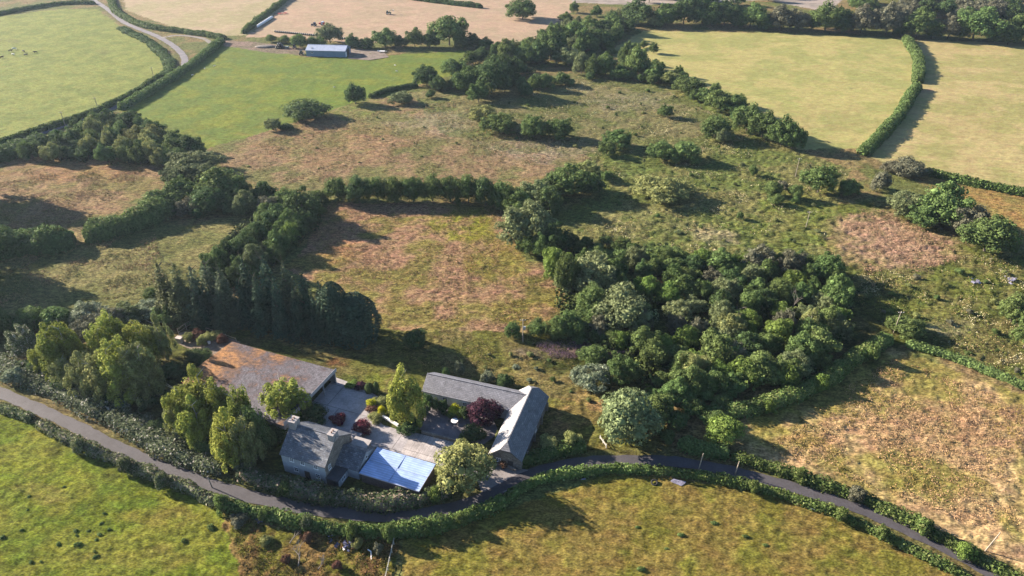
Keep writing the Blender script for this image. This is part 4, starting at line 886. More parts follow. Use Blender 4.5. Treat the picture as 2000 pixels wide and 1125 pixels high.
# BUILDINGS
auto_labels()
def frame_at(u, v, z, deg):
    p = G(u, v, z); return (p.x, p.y, 0), R(deg)
def slatemat(name, c, bw=.9, bh=.45, var=.75, lichen=None, rough=.55):
    m, t, b = newmat(name); uv = node(t, 'ShaderNodeUVMap'); br = node(t, 'ShaderNodeTexBrick', Scale=1.0)
    br.inputs['Color1'].default_value = (*[v * 1.12 for v in c], 1); br.inputs['Color2'].default_value = (*[v * var for v in c], 1); br.inputs['Mortar'].default_value = (*[v * .45 for v in c], 1)
    br.inputs['Mortar Size'].default_value = .035; br.inputs['Brick Width'].default_value = bw; br.inputs['Row Height'].default_value = bh
    t.links.new(uv.outputs[0], br.inputs['Vector']); src = br.outputs['Color']
    if lichen:
        n = node(t, 'ShaderNodeTexNoise', Scale=.9, Detail=5, Roughness=.7); t.links.new(uv.outputs[0], n.inputs['Vector']); mr = node(t, 'ShaderNodeMapRange')
        mr.inputs['From Min'].default_value = lichen[1]; mr.inputs['From Max'].default_value = lichen[1] + .12; t.links.new(n.outputs[0], mr.inputs['Value'])
        mx = node(t, 'ShaderNodeMix', data_type='RGBA'); mx.inputs['B'].default_value = (*lichen[0], 1); t.links.new(src, mx.inputs['A']); t.links.new(mr.outputs[0], mx.inputs['Factor']); src = mx.outputs['Result']
    o, n = noise_mul(t, src, uv.outputs[0], .5, .8, 1.2, 4); o, n = noise_mul(t, o, uv.outputs[0], 4, .8, 1.2, 2)
    t.links.new(o, b.inputs['Base Color']); b.inputs['Roughness'].default_value = rough; b.inputs['Specular IOR Level'].default_value = .4
    bp = node(t, 'ShaderNodeBump', Strength=.6, Distance=.05); t.links.new(br.outputs['Fac'], bp.inputs['Height']); bp.invert = True
    bp2 = node(t, 'ShaderNodeBump', Strength=.4, Distance=.05); t.links.new(n.outputs[0], bp2.inputs['Height']); t.links.new(bp.outputs[0], bp2.inputs['Normal']); t.links.new(bp2.outputs[0], b.inputs['Normal'])
    return m
def ribmat(name, c, pitch=.35, along='x', var=.12, rough=.45, metal=0.0, bump=.6, spec=.4):
    m, t, b = newmat(name); uv = node(t, 'ShaderNodeUVMap'); w = node(t, 'ShaderNodeTexWave', Scale=math.pi / pitch / 10); w.bands_direction = 'Y' if along == 'x' else 'X'
    t.links.new(uv.outputs[0], w.inputs['Vector']); rgb = node(t, 'ShaderNodeRGB'); rgb.outputs[0].default_value = (*c, 1)
    mr = node(t, 'ShaderNodeMapRange'); mr.inputs['To Min'].default_value = .80; mr.inputs['To Max'].default_value = 1.05; t.links.new(w.outputs['Fac'], mr.inputs['Value'])
    sc = node(t, 'ShaderNodeVectorMath', operation='SCALE'); t.links.new(rgb.outputs[0], sc.inputs[0]); t.links.new(mr.outputs[0], sc.inputs['Scale'])
    o, n = noise_mul(t, sc.outputs[0], uv.outputs[0], .4, 1 - var, 1 + var, 4)
    t.links.new(o, b.inputs['Base Color']); b.inputs['Roughness'].default_value = rough; b.inputs['Metallic'].default_value = metal; b.inputs['Specular IOR Level'].default_value = spec
    bp = node(t, 'ShaderNodeBump', Strength=bump, Distance=.06); t.links.new(w.outputs['Fac'], bp.inputs['Height']); t.links.new(bp.outputs[0], b.inputs['Normal'])
    return m
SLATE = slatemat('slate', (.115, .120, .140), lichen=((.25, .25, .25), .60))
SLATE_H = slatemat('slate_house', (.105, .115, .140), .7, .4, .6, lichen=((.27, .28, .29), .56))
SLATE_A = slatemat('slate_barn_long', (.150, .152, .175), .8, .42, .8)
WHITE = plain('whitewash', (.29, .31, .34), .8, .08, 1.0); STONE = slatemat('stone', (.22, .19, .165), .6, .3, .6, rough=.9)
RENDER = plain('grey_render', (.26, .24, .235), .85, .12, 1.5); DARK = plain('dark_felt', (.035, .04, .05), .6, .2); GLASS = plain('window_glass', (.03, .035, .05), .15, .05, spec=.6)
WFR = plain('white_frame', (.65, .65, .66), .6, .04); DOOR = plain('dark_door', (.03, .03, .035), .6, .1); BLACK = plain('black_wrap', (.014, .015, .02), .35, .2, spec=.5)
STEEL = plain('grey_steel', (.30, .31, .33), .5, .1, metal=.3); WOOD = plain('weathered_wood', (.26, .22, .175), .9, .2, 3); INTER = plain('shaded_inside', (.04, .035, .03), .95, .2)  # INTER puts the shade of open interiors into its near-black colour

def slab(b, q, th=.16, top_uv=None):
    """q: four corners of the top face (counter clockwise seen from above); thickness straight down"""
    q = [Vector(p) for p in q]; l = [p - Vector((0, 0, th)) for p in q]
    pass
    ex = (q[1] - q[0]).normalized()
    b.face(q, [((p - q[0]).dot(ex), ((p - q[0]) - ex * (p - q[0]).dot(ex)).length) for p in q]); b.face(l[::-1])
    for i in range(len(q)):
        j = (i + 1) % len(q); b.face([l[i], l[j], q[j], q[i]])
def gable_roof(x0, x1, y0, y1, ze, zr, over=.25, th=.16, yr=None):
    b = MB(); yr = (y0 + y1) / 2 if yr is None else yr; s1 = (zr - ze) / (yr - y0); s2 = (zr - ze) / (y1 - yr)
    a0, a1 = x0 - over, x1 + over
    slab(b, [(a0, y0 - over, ze - s1*over + th), (a1, y0 - over, ze - s1*over + th), (a1, yr, zr + th), (a0, yr, zr + th)], th)
    slab(b, [(a1, y1 + over, ze - s2*over + th), (a0, y1 + over, ze - s2*over + th), (a0, yr + .003, zr + th), (a1, yr + .003, zr + th)], th)
    b.box(a0 + .02, yr - .14, zr + th - .04, a1 - .02, yr + .14, zr + th + .09)
    return b
def gable_wall(x0, x1, y0, y1, ze, zr, yr=None):
    b = MB(); yr = (y0 + y1) / 2 if yr is None else yr; d = -.02
    b.face([(x0,y0,-.1),(x1,y0,-.1),(x1,y0,ze),(x0,y0,ze)], [(x0,0),(x1,0),(x1,ze),(x0,ze)]); b.face([(x1,y1,-.1),(x0,y1,-.1),(x0,y1,ze),(x1,y1,ze)], [(x0,0),(x1,0),(x1,ze),(x0,ze)])
    b.face([(x1,y0,-.1),(x1,y1,-.1),(x1,y1,ze),(x1,yr,zr+d),(x1,y0,ze)], [(y0,0),(y1,0),(y1,ze),(yr,zr),(y0,ze)]); b.face([(x0,y1,-.1),(x0,y0,-.1),(x0,y0,ze),(x0,yr,zr+d),(x0,y1,ze)], [(y1,0),(y0,0),(y0,ze),(yr,zr),(y1,ze)])
    b.face([(x0,y0,ze),(x1,y0,ze),(x1,yr,zr+d),(x0,yr,zr+d)]); b.face([(x1,y1,ze),(x0,y1,ze),(x0,yr,zr+d),(x1,yr,zr+d)])
    return b
def window(parent, x, y, z, w, h, face='y-', name='window', bars=True):
    """frame with sill; pane is a sub-part. face y- or x+"""
    M = Matrix.Translation((x, y, z)) @ (Matrix.Rotation(R(90), 4, 'Z') if face == 'x+' else Matrix.Rotation(R(180), 4, 'Z') if face == 'y+' else Matrix.Rotation(R(-90), 4, 'Z') if face == 'x-' else Matrix())
    b = MB(); t = .09
    for q in ((-w/2, 0, -w/2 + t, h), (w/2 - t, 0, w/2, h), (-w/2 + t, 0, w/2 - t, t), (-w/2 + t, h - t, w/2 - t, h)): b.box(q[0], -.07, q[1], q[2], .02, q[3], M)
    if bars: b.box(-.03, -.065, t, .03, .018, h - t, M); b.box(-w/2 + t, -.063, h/2 - .03, -.03, .016, h/2 + .03, M); b.box(.03, -.063, h/2 - .03, w/2 - t, .016, h/2 + .03, M)
    b.box(-w/2 - .08, -.14, -.09, w/2 + .08, .02, -.003, M)
    f = b.build(name, WFR, parent); p = MB(); p.box(-w/2 + t, -.03, t, w/2 - t, .012, h - t, M); p.build('pane', GLASS, f); return f
def door(parent, x, y, w, h, face='y-', mat=DOOR):
    M = Matrix.Translation((x, y, 0)) @ (Matrix.Rotation(R(90), 4, 'Z') if face == 'x+' else Matrix())
    b = MB(); b.box(-w/2, -.05, 0, w/2, .02, h, M); b.box(-w/2 - .1, -.07, 0, -w/2 - .002, .02, h + .1, M); b.box(w/2 + .002, -.07, 0, w/2 + .1, .02, h + .1, M); b.box(-w/2, -.07, h + .002, w/2, .02, h + .1, M)
    d = b.build('door', mat, parent); k = MB(); k.ball((M @ Vector((w/2 - .12, -.1, 1.0))), .06, 6, 4); k.build('handle', STEEL, d); return d
def chimney(parent, x, y, w, d, z0, z1, mat, pots=2):
    b = MB(); b.box(x - w/2, y - d/2, z0, x + w/2, y + d/2, z1 - .22); b.box(x - w/2 - .1, y - d/2 - .1, z1 - .218, x + w/2 + .1, y + d/2 + .1, z1)
    c = b.build('chimney', mat, parent)
    for i in range(pots):
        p = MB(); yy = y + (i - (pots - 1) / 2) * .6; p.tube((x, yy, z1 + .002), (x, yy, z1 + .42), .16, .13, 10); p.build('chimney_pot', plain('clay_pot', (.20, .11, .08), .8), c)
    return c

ANG = -20.4
loc, rz = frame_at(554, 888, 5.4, ANG)
H = empty('farmhouse', loc, rz); tag(H, 'white fronted stone farmhouse with a slate roof and two big square chimneys', 'house')
HX0, HX1, HD, HE, HR = -.8, 10.4, 10.6, 5.4, 9.5
gable_wall(HX0, HX1, 0, HD, HE, HR).build('wall', WHITE, H)
b = MB(); y = HX1 + .004; b.face([(y, .02, 0), (y, HD, 0), (y, HD, HE), (y, HD/2, HR - .05), (y, .02, HE)], [(0,0),(HD,0),(HD,HE),(HD/2,HR),(0,HE)]); tag(b.build('gable_wall', STONE, H), 'brown grey stone gable wall')
gable_roof(HX0, HX1, 0, HD, HE, HR, .22, .18).build('roof', SLATE_H, H)
chimney(H, HX0 + .75, HD/2, 1.6, 1.9, HR - .9, HR + 1.7, RENDER); chimney(H, HX1 - .55, HD/2, 1.4, 2.0, HR - .9, HR + 1.2, RENDER)
for x in (1.9, 4.7, 8.1): window(H, x, -.004, 4.0, 1.05, 1.05)
window(H, 2.6, -.004, 1.2, 1.1, 1.3); window(H, 8.2, -.004, 1.2, 1.1, 1.3); door(H, 5.4, -.004, 1.1, 2.1)
window(H, HX1 + .01, 1.6, 3.2, .9, 1.3, 'x+')
b = MB(); b.box(11.2, HD - 3.6, 0, 15.0, HD + .6, 3.6); e = b.build('rear_wing', STONE, H)
b = MB(); slab(b, [(11.05, HD - 3.8, 3.8), (15.2, HD - 3.8, 3.8), (15.2, HD + .8, 4.3), (11.05, HD + .8, 4.3)]); b.build('roof', RENDER, e)
b = MB(); b.box(4.5, HD + .01, 0, 11.0, HD + 3.0, 2.7); e = b.build('rear_extension', RENDER, H)
b = MB(); b.box(4.3, HD + .012, 2.702, 11.15, HD + 3.2, 2.9); b.build('roof', plain('felt_grey', (.13, .13, .15), .8), e)
# porch
b = MB(); b.box(HX1 + .01, -.2, 0, HX1 + 3.0, 3.6, 2.3); e = b.build('porch', DARK, H)
b = MB(); slab(b, [(HX1 + .01, -.4, 2.5), (HX1 + 3.2, -.4, 2.5), (HX1 + 3.2, 3.75, 2.5), (HX1 + .01, 3.75, 2.5)], .18); b.build('roof', DARK, e)
b = MB(); b.box(HX1 + 3.004, -.15, .3, HX1 + 3.06, 3.5, 2.25); b.build('side_panel', WHITE, e)
window(H, HX1 + 3.07, 1.7, 1.0, 1.6, .9, 'x+')
# link building
loc, rz = frame_at(653, 905, 2.8, ANG)
Lk = empty('slate_outhouse', loc, rz); tag(Lk, 'low slate roofed outhouse joining the farmhouse to the blue white roofed garage', 'outbuilding')
gable_wall(.2, 6.0, 0, 7.4, 2.7, 4.9).build('wall', WHITE, Lk); gable_roof(.2, 6.0, 0, 7.4, 2.7, 4.9, .18).build('roof', SLATE_H, Lk)
window(Lk, 6.01, 3.7, 3.0, .7, .8, 'x+', bars=False); window(Lk, 2.5, -.004, 1.0, 1.0, 1.0)
# garage
loc, rz = frame_at(701.3, 923, 2.9, ANG)
Gg = empty('garage', loc, rz); tag(Gg, 'long low garage with a ribbed pale blue metal roof', 'garage')
b = MB(); b.box(.25, .15, -.1, 14.35, 7.6, 2.55); b.build('wall', plain('brown_boards', (.10, .075, .07), .85, .2, 2), Gg)
b = MB(); slab(b, [(.02, -.1, 2.85), (14.6, -.1, 2.85), (14.6, 3.9, 2.98), (.02, 3.9, 2.98)], .12); slab(b, [(.02, 3.903, 2.98), (14.6, 3.903, 2.98), (14.6, 7.85, 3.10), (.02, 7.85, 3.10)], .12)
b.build('roof', ribmat('blue_sheet', (.26, .35, .57), .6, 'x', .16, .4, 0, .5, .5), Gg)
b = MB(); b.box(7.25, 0, 2.86, 7.31, 3.88, 3.005); b.box(7.25, 3.9, 2.99, 7.31, 7.8, 3.125); b.box(.05, 3.80, 2.97, 14.55, 4.0, 3.03); b.build('seam', plain('seam_grey', (.20, .25, .36), .6), Gg)
b = MB(); b.box(-.02, -.16, 2.66, 14.66, -.104, 2.9); b.box(14.604, -.16, 2.66, 14.67, 7.9, 3.06); b.build('fascia', plain('fascia', (.30,.29,.33), .6), Gg)
for x in (1.6, 4.4, 7.2, 10.0, 12.6):
    b = MB(); b.box(x - .9, 7.604, 0, x + .9, 7.66, 2.2); b.build('door', STEEL, Gg)
b = MB(); b.tube((14.4, 7.9, 0), (14.4, 7.9, 2.7), .05); b.build('drainpipe', DARK, Gg)

# L shaped slate barn
loc, rz = frame_at(823.5, 763.6, 3.0, -18.0)
Bn = empty('slate_barn', loc, rz); tag(Bn, 'L shaped stone barn with slate roofs round a paved courtyard', 'barn')
gable_wall(.2, 24.5, .1, 7.6, 2.95, 5.5).build('wall', plain('pale_render', (.42, .43, .45), .85, .15), Bn)
gable_roof(.2, 26.3, .1, 7.6, 2.95, 5.5, .2).build('roof', SLATE_A, Bn)
bx0, bx1, by0, by1, bz, br_ = 23.2, 30.6, -14.6, 7.6, 3.0, 6.1; bm_ = (bx0 + bx1) / 2
b = MB()
b.face([(bx0,by0,-.1),(bx1,by0,-.1),(bx1,by0,bz),(bm_+1.1,by0,5.0),(bm_-1.1,by0,5.0),(bx0,by0,bz)], [(0,0),(7.4,0),(7.4,3),(4.8,5),(2.6,5),(0,3)])
b.face([(bx1,by0,-.1),(bx1,by1,-.1),(bx1,by1,bz),(bx1,by0,bz)], [(0,0),(22,0),(22,3),(0,3)]); b.face([(bx0,by1,-.1),(bx0,by0,-.1),(bx0,by0,bz),(bx0,by1,bz)], [(0,0),(22,0),(22,3),(0,3)])
b.face([(bx1,by1,-.1),(bx0,by1,-.1),(bx0,by1,bz),(bm_-1.1,by1,5.0),(bm_+1.1,by1,5.0),(bx1,by1,bz)]); b.build('wall', STONE, Bn)
b = MB(); o = .25; s = (br_ - bz) / (bm_ - bx0); zo = bz - s * o; th = .17; hy = 1.7; zk = 5.0; kx = (br_ - zk) / s
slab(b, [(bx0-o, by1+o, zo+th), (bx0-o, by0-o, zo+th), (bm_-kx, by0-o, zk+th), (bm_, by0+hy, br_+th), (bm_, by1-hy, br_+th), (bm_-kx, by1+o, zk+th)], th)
tag(b.build('roof', slatemat('slate_sunlit', (.25, .245, .255), .8, .42, .75, lichen=((.07, .075, .09), .60)), Bn), 'slate slope with sunlight put into its pale colour, and dark stains')  # sunlight is painted in: paler copy of the slate on the lit slope
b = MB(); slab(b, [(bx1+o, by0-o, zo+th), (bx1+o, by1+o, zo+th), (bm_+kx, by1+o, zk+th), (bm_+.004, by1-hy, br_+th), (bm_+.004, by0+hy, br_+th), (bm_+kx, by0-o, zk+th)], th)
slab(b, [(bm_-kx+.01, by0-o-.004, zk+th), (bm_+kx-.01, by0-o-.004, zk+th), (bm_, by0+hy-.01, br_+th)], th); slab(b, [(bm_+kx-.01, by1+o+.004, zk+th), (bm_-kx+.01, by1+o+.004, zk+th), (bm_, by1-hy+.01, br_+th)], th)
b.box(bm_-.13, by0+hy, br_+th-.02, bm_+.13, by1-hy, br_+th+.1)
tag(b.build('roof', SLATE, Bn), 'slate slope facing away from the sun, painted darker than the sunlit one')  # darker slate copy, painted for the side away from the sun
window(Bn, 6.2, .094, 1.5, 1.3, 1.0, bars=False); window(Bn, 2.4, .094, .9, 1.2, 1.1); window(Bn, 11.5, .094, 1.2, 1.2, 1.1); door(Bn, 15.5, .094, 1.2, 2.1); window(Bn, 19.5, .094, 1.1, 1.1, 1.1)
window(Bn, bx0 - .01, -4, 1.2, 1.2, 1.1, 'x-'); window(Bn, bx0 - .01, -10, 1.2, 1.2, 1.1, 'x-'); window(Bn, bx1 + .01, -3, 1.3, 1.1, .9, 'x+'); window(Bn, bm_ - 1.6, by0 - .004, 1.2, 1.1, 1.1); door(Bn, bm_ + 1.2, by0 - .004, 1.1, 2.1)
b = MB()
for yy in (-11, -5, 1, 6): b.box(bx1 + .004, yy - .25, 0, bx1 + .55, yy + .25, 2.5)
b.build('buttress', STONE, Bn)

# rusty cattle shed
c = G(653.5, 723.3, 4.0); rz = R(-21.5); S = empty('cattle_shed', (c.x, c.y, 0), rz); tag(S, 'wide low cattle shed with a rusty orange and grey corrugated roof', 'shed')
m, t, bb = newmat('rusty_sheet'); uv = node(t, 'ShaderNodeUVMap'); tc = node(t, 'ShaderNodeTexCoord')
n1_ = node(t, 'ShaderNodeTexNoise', Scale=.16, Detail=8, Roughness=.72); t.links.new(tc.outputs['Object'], n1_.inputs['Vector'])
gr_ = node(t, 'ShaderNodeSeparateXYZ'); t.links.new(tc.outputs['Object'], gr_.inputs[0]); mg = node(t, 'ShaderNodeMapRange'); mg.inputs['From Min'].default_value = -34; mg.inputs['From Max'].default_value = -4; mg.inputs['To Min'].default_value = .12; mg.inputs['To Max'].default_value = -.09
t.links.new(gr_.outputs[0], mg.inputs['Value']); ad = node(t, 'ShaderNodeMath', operation='ADD'); t.links.new(n1_.outputs[0], ad.inputs[0]); t.links.new(mg.outputs[0], ad.inputs[1])
cr = node(t, 'ShaderNodeValToRGB'); t.links.new(ad.outputs[0], cr.inputs[0]); cr.color_ramp.elements[0].position = .40; cr.color_ramp.elements[0].color = (.105, .10, .118, 1); cr.color_ramp.elements[1].position = .68; cr.color_ramp.elements[1].color = (.27, .13, .045, 1)
e_ = cr.color_ramp.elements.new(.53); e_.color = (.100, .060, .046, 1); e_ = cr.color_ramp.elements.new(.47); e_.color = (.080, .066, .076, 1)
o, n = noise_mul(t, cr.outputs[0], tc.outputs['Object'], 1.3, .38, 1.2, 5, .75); o, n = noise_mul(t, o, tc.outputs['Object'], 4, .8, 1.25, 2); t.links.new(o, bb.inputs['Base Color']); RUST = m
w = node(t, 'ShaderNodeTexWave', Scale=1.3); w.bands_direction = 'X'; t.links.new(uv.outputs[0], w.inputs['Vector']); bp = node(t, 'ShaderNodeBump', Strength=.4, Distance=.06); t.links.new(w.outputs['Fac'], bp.inputs['Height']); t.links.new(bp.outputs[0], bb.inputs['Normal'])
SD, SL = 21.0, 33.0
b = MB(); slab(b, [(-SL, -SD - .3, 3.7), (.3, -SD - .3, 3.7), (.3, -SD/2, 4.7), (-SL, -SD/2, 4.7)], .1); slab(b, [(.3, .3, 3.9), (-SL, .3, 3.9), (-SL, -SD/2 + .004, 4.7), (.3, -SD/2 + .004, 4.7)], .1); b.build('roof', RUST, S)
b = MB(); b.box(-SL + .3, -.2, 0, 0, -.02, 3.6); b.box(-SL + .3, -SD, 0, -SL + .5, -.2, 3.5); b.box(-SL + .5, -SD, 0, 0, -SD + .2, 3.4); b.box(-.2, -SD + .2, 0, 0, -11.2, 3.5); b.build('wall', RENDER, S)
b = MB(); b.box(-8, -11, .02, -7.8, -.25, 3.5); b.build('inner_wall', INTER, S)
b = MB(); b.box(.304, -SD - .3, 3.45, .36, -SD/2, 4.72); b.box(.304, -SD/2 + .003, 3.62, .36, .3, 4.72); b.build('fascia', plain('fascia_grey', (.32, .31, .33), .6), S)
for yy in (-.4, -5.5, -10.8): b = MB(); b.box(-.1, yy - .15, 0, .25, yy + .15, 3.6); b.build('post', STEEL, S)
b = MB(); b.box(.3, -12.6, 0, .36, -11.3, 2.6); tag(b.build('sheet_panel', WFR, S), 'pale sheet leaning at the corner of the shed opening')

# far blue roofed barn
c = G(599, 110, 0); c2 = G(676.5, 112, 0); rz = math.atan2(c2.y - c.y, c2.x - c.x); F = empty('field_barn', (c.x, c.y, 0), rz); tag(F, 'far steel barn with a pale blue roof at the edge of the green pasture', 'barn')
gable_wall(0, 26.4, 0, 12, 3.9, 6.1).build('wall', ribmat('blue_wall', (.13, .20, .29), .5, 'y', .08), F); gable_roof(0, 26.4, 0, 12, 3.9, 6.1, .3, .12).build('roof', ribmat('pale_blue_roof', (.30, .34, .44), .6, 'y', .1), F)
b = MB(); b.box(26.404, 3.2, 0, 26.46, 8.6, 4.0); b.build('door', INTER, F); b = MB(); b.box(26.41, .3, .1, 26.5, 2.9, 2.9); tag(b.build('door', WFR, F), 'white sliding door'); window(F, 4, -.004, 2.2, 1.6, .7, bars=False)  # first box: unlit gable opening painted dark, not a door
b = MB(); b.box(3.0, 2.0, 4.9, 4.0, 3.0, 5.15); b.build('roof_vent', STEEL, F)

# ------------------------------------------------------------------ farm machines
RED = plain('red_paint', (.35, .04, .03), .4, .1); GREEN = plain('dark_green_paint', (.03, .07, .04), .4, .1); NAVY = plain('navy_paint', (.03, .035, .07), .4, .1); TYRE = plain('tyre', (.02, .02, .02), .9, .1)
def wheel(parent, x, y, r, w, name='wheel'):
    b = MB(); b.tube((x, y - w/2, r), (x, y + w/2, r), r, r, 14); o = b.build(name, TYRE, parent); h = MB(); h.tube((x, y - w/2 - .03, r), (x, y + w/2 + .03, r), r * .5, r * .45, 10); h.build('rim', WFR, o)
def tractor(u, v, ang, mat, label, loader=False):
    p = G(u, v); T = empty('tractor', (p.x, p.y, 0), R(ang)); tag(T, label, 'tractor')
    b = MB(); b.box(.1, -.45, .9, 2.3, .45, 1.7); b.box(2.3, -.38, 1.0, 2.6, .38, 1.55); b.box(-1.0, -.5, .8, .1, .5, 1.4); b.box(-1.5, -1.15, 1.5, .1, -.6, 1.65); b.box(-1.5, .6, 1.5, .1, 1.15, 1.65); b.build('body', mat, T)
    b = MB(); b.box(-1.15, -.7, 1.66, .15, .7, 2.7); b.build('cab', GLASS, T); b = MB(); b.box(-1.3, -.82, 2.702, .3, .82, 2.88); b.build('cab_roof', mat, T)
    for y in (-1, 1): wheel(T, -.7, y * .95, .88, .5); wheel(T, 1.8, y * .85, .58, .36)
    b = MB(); b.tube((1.2, .35, 1.7), (1.2, .35, 2.5), .06); b.build('exhaust', BLACK, T)
    if loader:
        b = MB()
        for y in (-.6, .6): b.tube((.3, y, 1.5), (2.6, y, 3.4), .09); b.tube((2.6, y, 3.4), (4.2, y, 3.1), .09)
        b.build('loader_arm', mat, T); b = MB(); b.box(4.1, -1.1, 2.7, 4.9, 1.1, 3.3); b.build('bucket', STEEL, T)
    return T
tractor(614, 51, 160, NAVY, 'dark tractor standing in the hay field above the row of black bales')
tractor(758, 28, 10, GREEN, 'dark green tractor with a raised loader alone in the middle of the hay field', True)
tractor(576, 95, 100, NAVY, 'dark tractor parked by the scrub behind the track, left of the blue roofed barn')
tractor(589, 107, 95, BLACK, 'black tractor parked against the left end of the blue roofed barn')
p = G(630, 49); T = empty('round_baler', (p.x, p.y, 0), R(160)); tag(T, 'red and white baler behind the dark tractor in the hay field', 'baler')
b = MB(); b.tube((-.2, -1.0, 1.6), (-.2, 1.0, 1.6), 1.2, 1.2, 12); b.build('drum', WFR, T); b = MB(); b.box(.5, -1.15, .6, 2.4, 1.15, 1.8); b.box(2.4, -.12, .6, 3.8, .12, .8); b.box(-1.6, -1.1, .7, -.9, 1.1, 2.2); b.build('body', RED, T); wheel(T, 0, -1.3, .6, .4); wheel(T, 0, 1.3, .6, .4)
p = G(552, 27); T = empty('hay_rake', (p.x, p.y, 0), R(20)); tag(T, 'pinkish red hay rake at the corner of the hay field beside the dividing hedge', 'hay rake')
b = MB(); b.box(-2.5, -.12, .8, 2.5, .12, 1.0); b.tube((0, 0, .9), (0, -3, .7), .08); b.build('frame', RED, T)
for x in (-2.2, 2.2):
    b = MB(); b.tube((x, 0, .55), (x, 0, .62), 1.7, 1.7, 14); 
    for k in range(10): a = k * .628; b.tube((x, 0, .9), (x + 1.7 * math.cos(a), 1.7 * math.sin(a), .5), .04, .04, 5)
    b.build('rotor', RED, T)
wheel(T, 0, -1.2, .4, .25)
a = G(503, 54); c = G(533, 35); T = empty('silage_tube', (a.x, a.y, 0), math.atan2(c.y - a.y, c.x - a.x)); tag(T, 'long white wrapped silage tube beside the dividing hedge in the hay field', 'silage tube')
b = MB(); Ln = (c - a).length; pr = []
for i in range(25):
    x = Ln * i / 24; r = 1.0 * (1 + .05 * math.sin(i * 2.1)) * (min(1, min(i, 24 - i) / 1.2 + .35)); pr.append([(x, r * math.cos(2*math.pi*k/12), max(0, r + r * math.sin(2*math.pi*k/12))) for k in range(12)])
for i in range(24):
    for k in range(12): l = (k + 1) % 12; b.face([pr[i][k], pr[i+1][k], pr[i+1][l], pr[i][l]])
b.face(pr[0]); b.face(pr[-1][::-1]); b.build('wrap', plain('white_wrap', (.55, .56, .58), .4, .08), T, True); T['label'] = 'long white wrapped silage tube beside the dividing hedge in the hay field'
# bales
b = MB(); n_ = 16; prof = [(-.62, .40), (-.58, .56), (-.3, .64), (.3, .64), (.58, .56), (.62, .40)]
for i in range(len(prof) - 1):
    for k in range(n_):
        l = (k + 1) % n_; f_ = lambda j, q: (prof[j][0], prof[j][1] * math.cos(2*math.pi*q/n_), .62 + prof[j][1] * math.sin(2*math.pi*q/n_)); b.face([f_(i, k), f_(i, l), f_(i+1, l), f_(i+1, k)])
b.face([(prof[0][0], prof[0][1]*math.cos(2*math.pi*k/n_), .62 + prof[0][1]*math.sin(2*math.pi*k/n_)) for k in range(n_)]); b.face([(prof[-1][0], prof[-1][1]*math.cos(2*math.pi*k/n_), .62 + prof[-1][1]*math.sin(2*math.pi*k/n_)) for k in range(n_)][::-1])
balem = b.mesh('bale', BLACK, True)
def bale(x, y, z, rz, label, group):
    o = link('wrapped_bale', balem); o.location = (x, y, z); o.rotation_euler = (0, 0, rz); o.scale = (1.05, 1.1, 1.1); tag(o, label, 'bale', group); return o
a = G(538, 63); c = G(617, 70.5); nb = 21
for i in range(nb): q = a.lerp(c, i / (nb - 1)); bale(q.x, q.y, 0, rnd.uniform(-.1, .1), 'black wrapped bale in the long row along the hay field edge', 'long row of black bales')
for i in range(4): q = G(669 + i * 4.2, 76.3 + i * .5); bale(q.x, q.y, 0, rnd.uniform(-.1, .1), 'black wrapped bale in the short row between the grey green tree and the dark row', 'short row of black bales')
c = G(546, 95)
for lay, (nx, ny) in enumerate(((4, 3), (3, 2), (2, 1))):
    for i in range(nx):
        for j in range(ny): bale(c.x + (i - (nx-1)/2) * 1.42, c.y + j * 1.45 + lay * .7, lay * 1.12, 1.57, 'black wrapped bale in the stack left of the blue roofed barn', 'stacked black bales')
c = G(559, 94)
for i, (dx, dy) in enumerate(((0, 0), (1.3, .2))):
    o = bale(c.x + dx, c.y + dy, 0, 1.5, ('left', 'right')[i] + ' of the two pale green wrapped bales beside the black stack', None); o.data = balem.copy() if i == 0 else o.data; o.data = o.data; o.material_slots[0].link = 'OBJECT'; o.material_slots[0].material = plain('pale_wrap', (.34, .40, .38), .5, .1)
p = G(745, 102); T = empty('flat_trailer', (p.x, p.y, 0), R(-5)); tag(T, 'low white flat trailer on the grass in the shade of the tree row', 'trailer')
b = MB(); b.box(-2.4, -1.0, .7, 2.4, 1.0, .85); b.box(2.4, -.08, .6, 3.8, .08, .75); b.box(-2.4, -1.02, .852, -2.3, 1.02, 1.3); b.build('bed', WFR, T); wheel(T, -.3, -1.15, .4, .25); wheel(T, -.3, 1.15, .4, .25)
p = G(520, 92); b = MB(); b.ball((0, 0, .1), (7, 3, 1.3), 14, 6, 3, .18); o = b.build('soil_heap', plain('heap', (.12, .11, .10), .95, .3), None, True); o.location = (p.x, p.y, 0); tag(o, 'low grey soil heap left of the stacked black bales', 'soil heap')

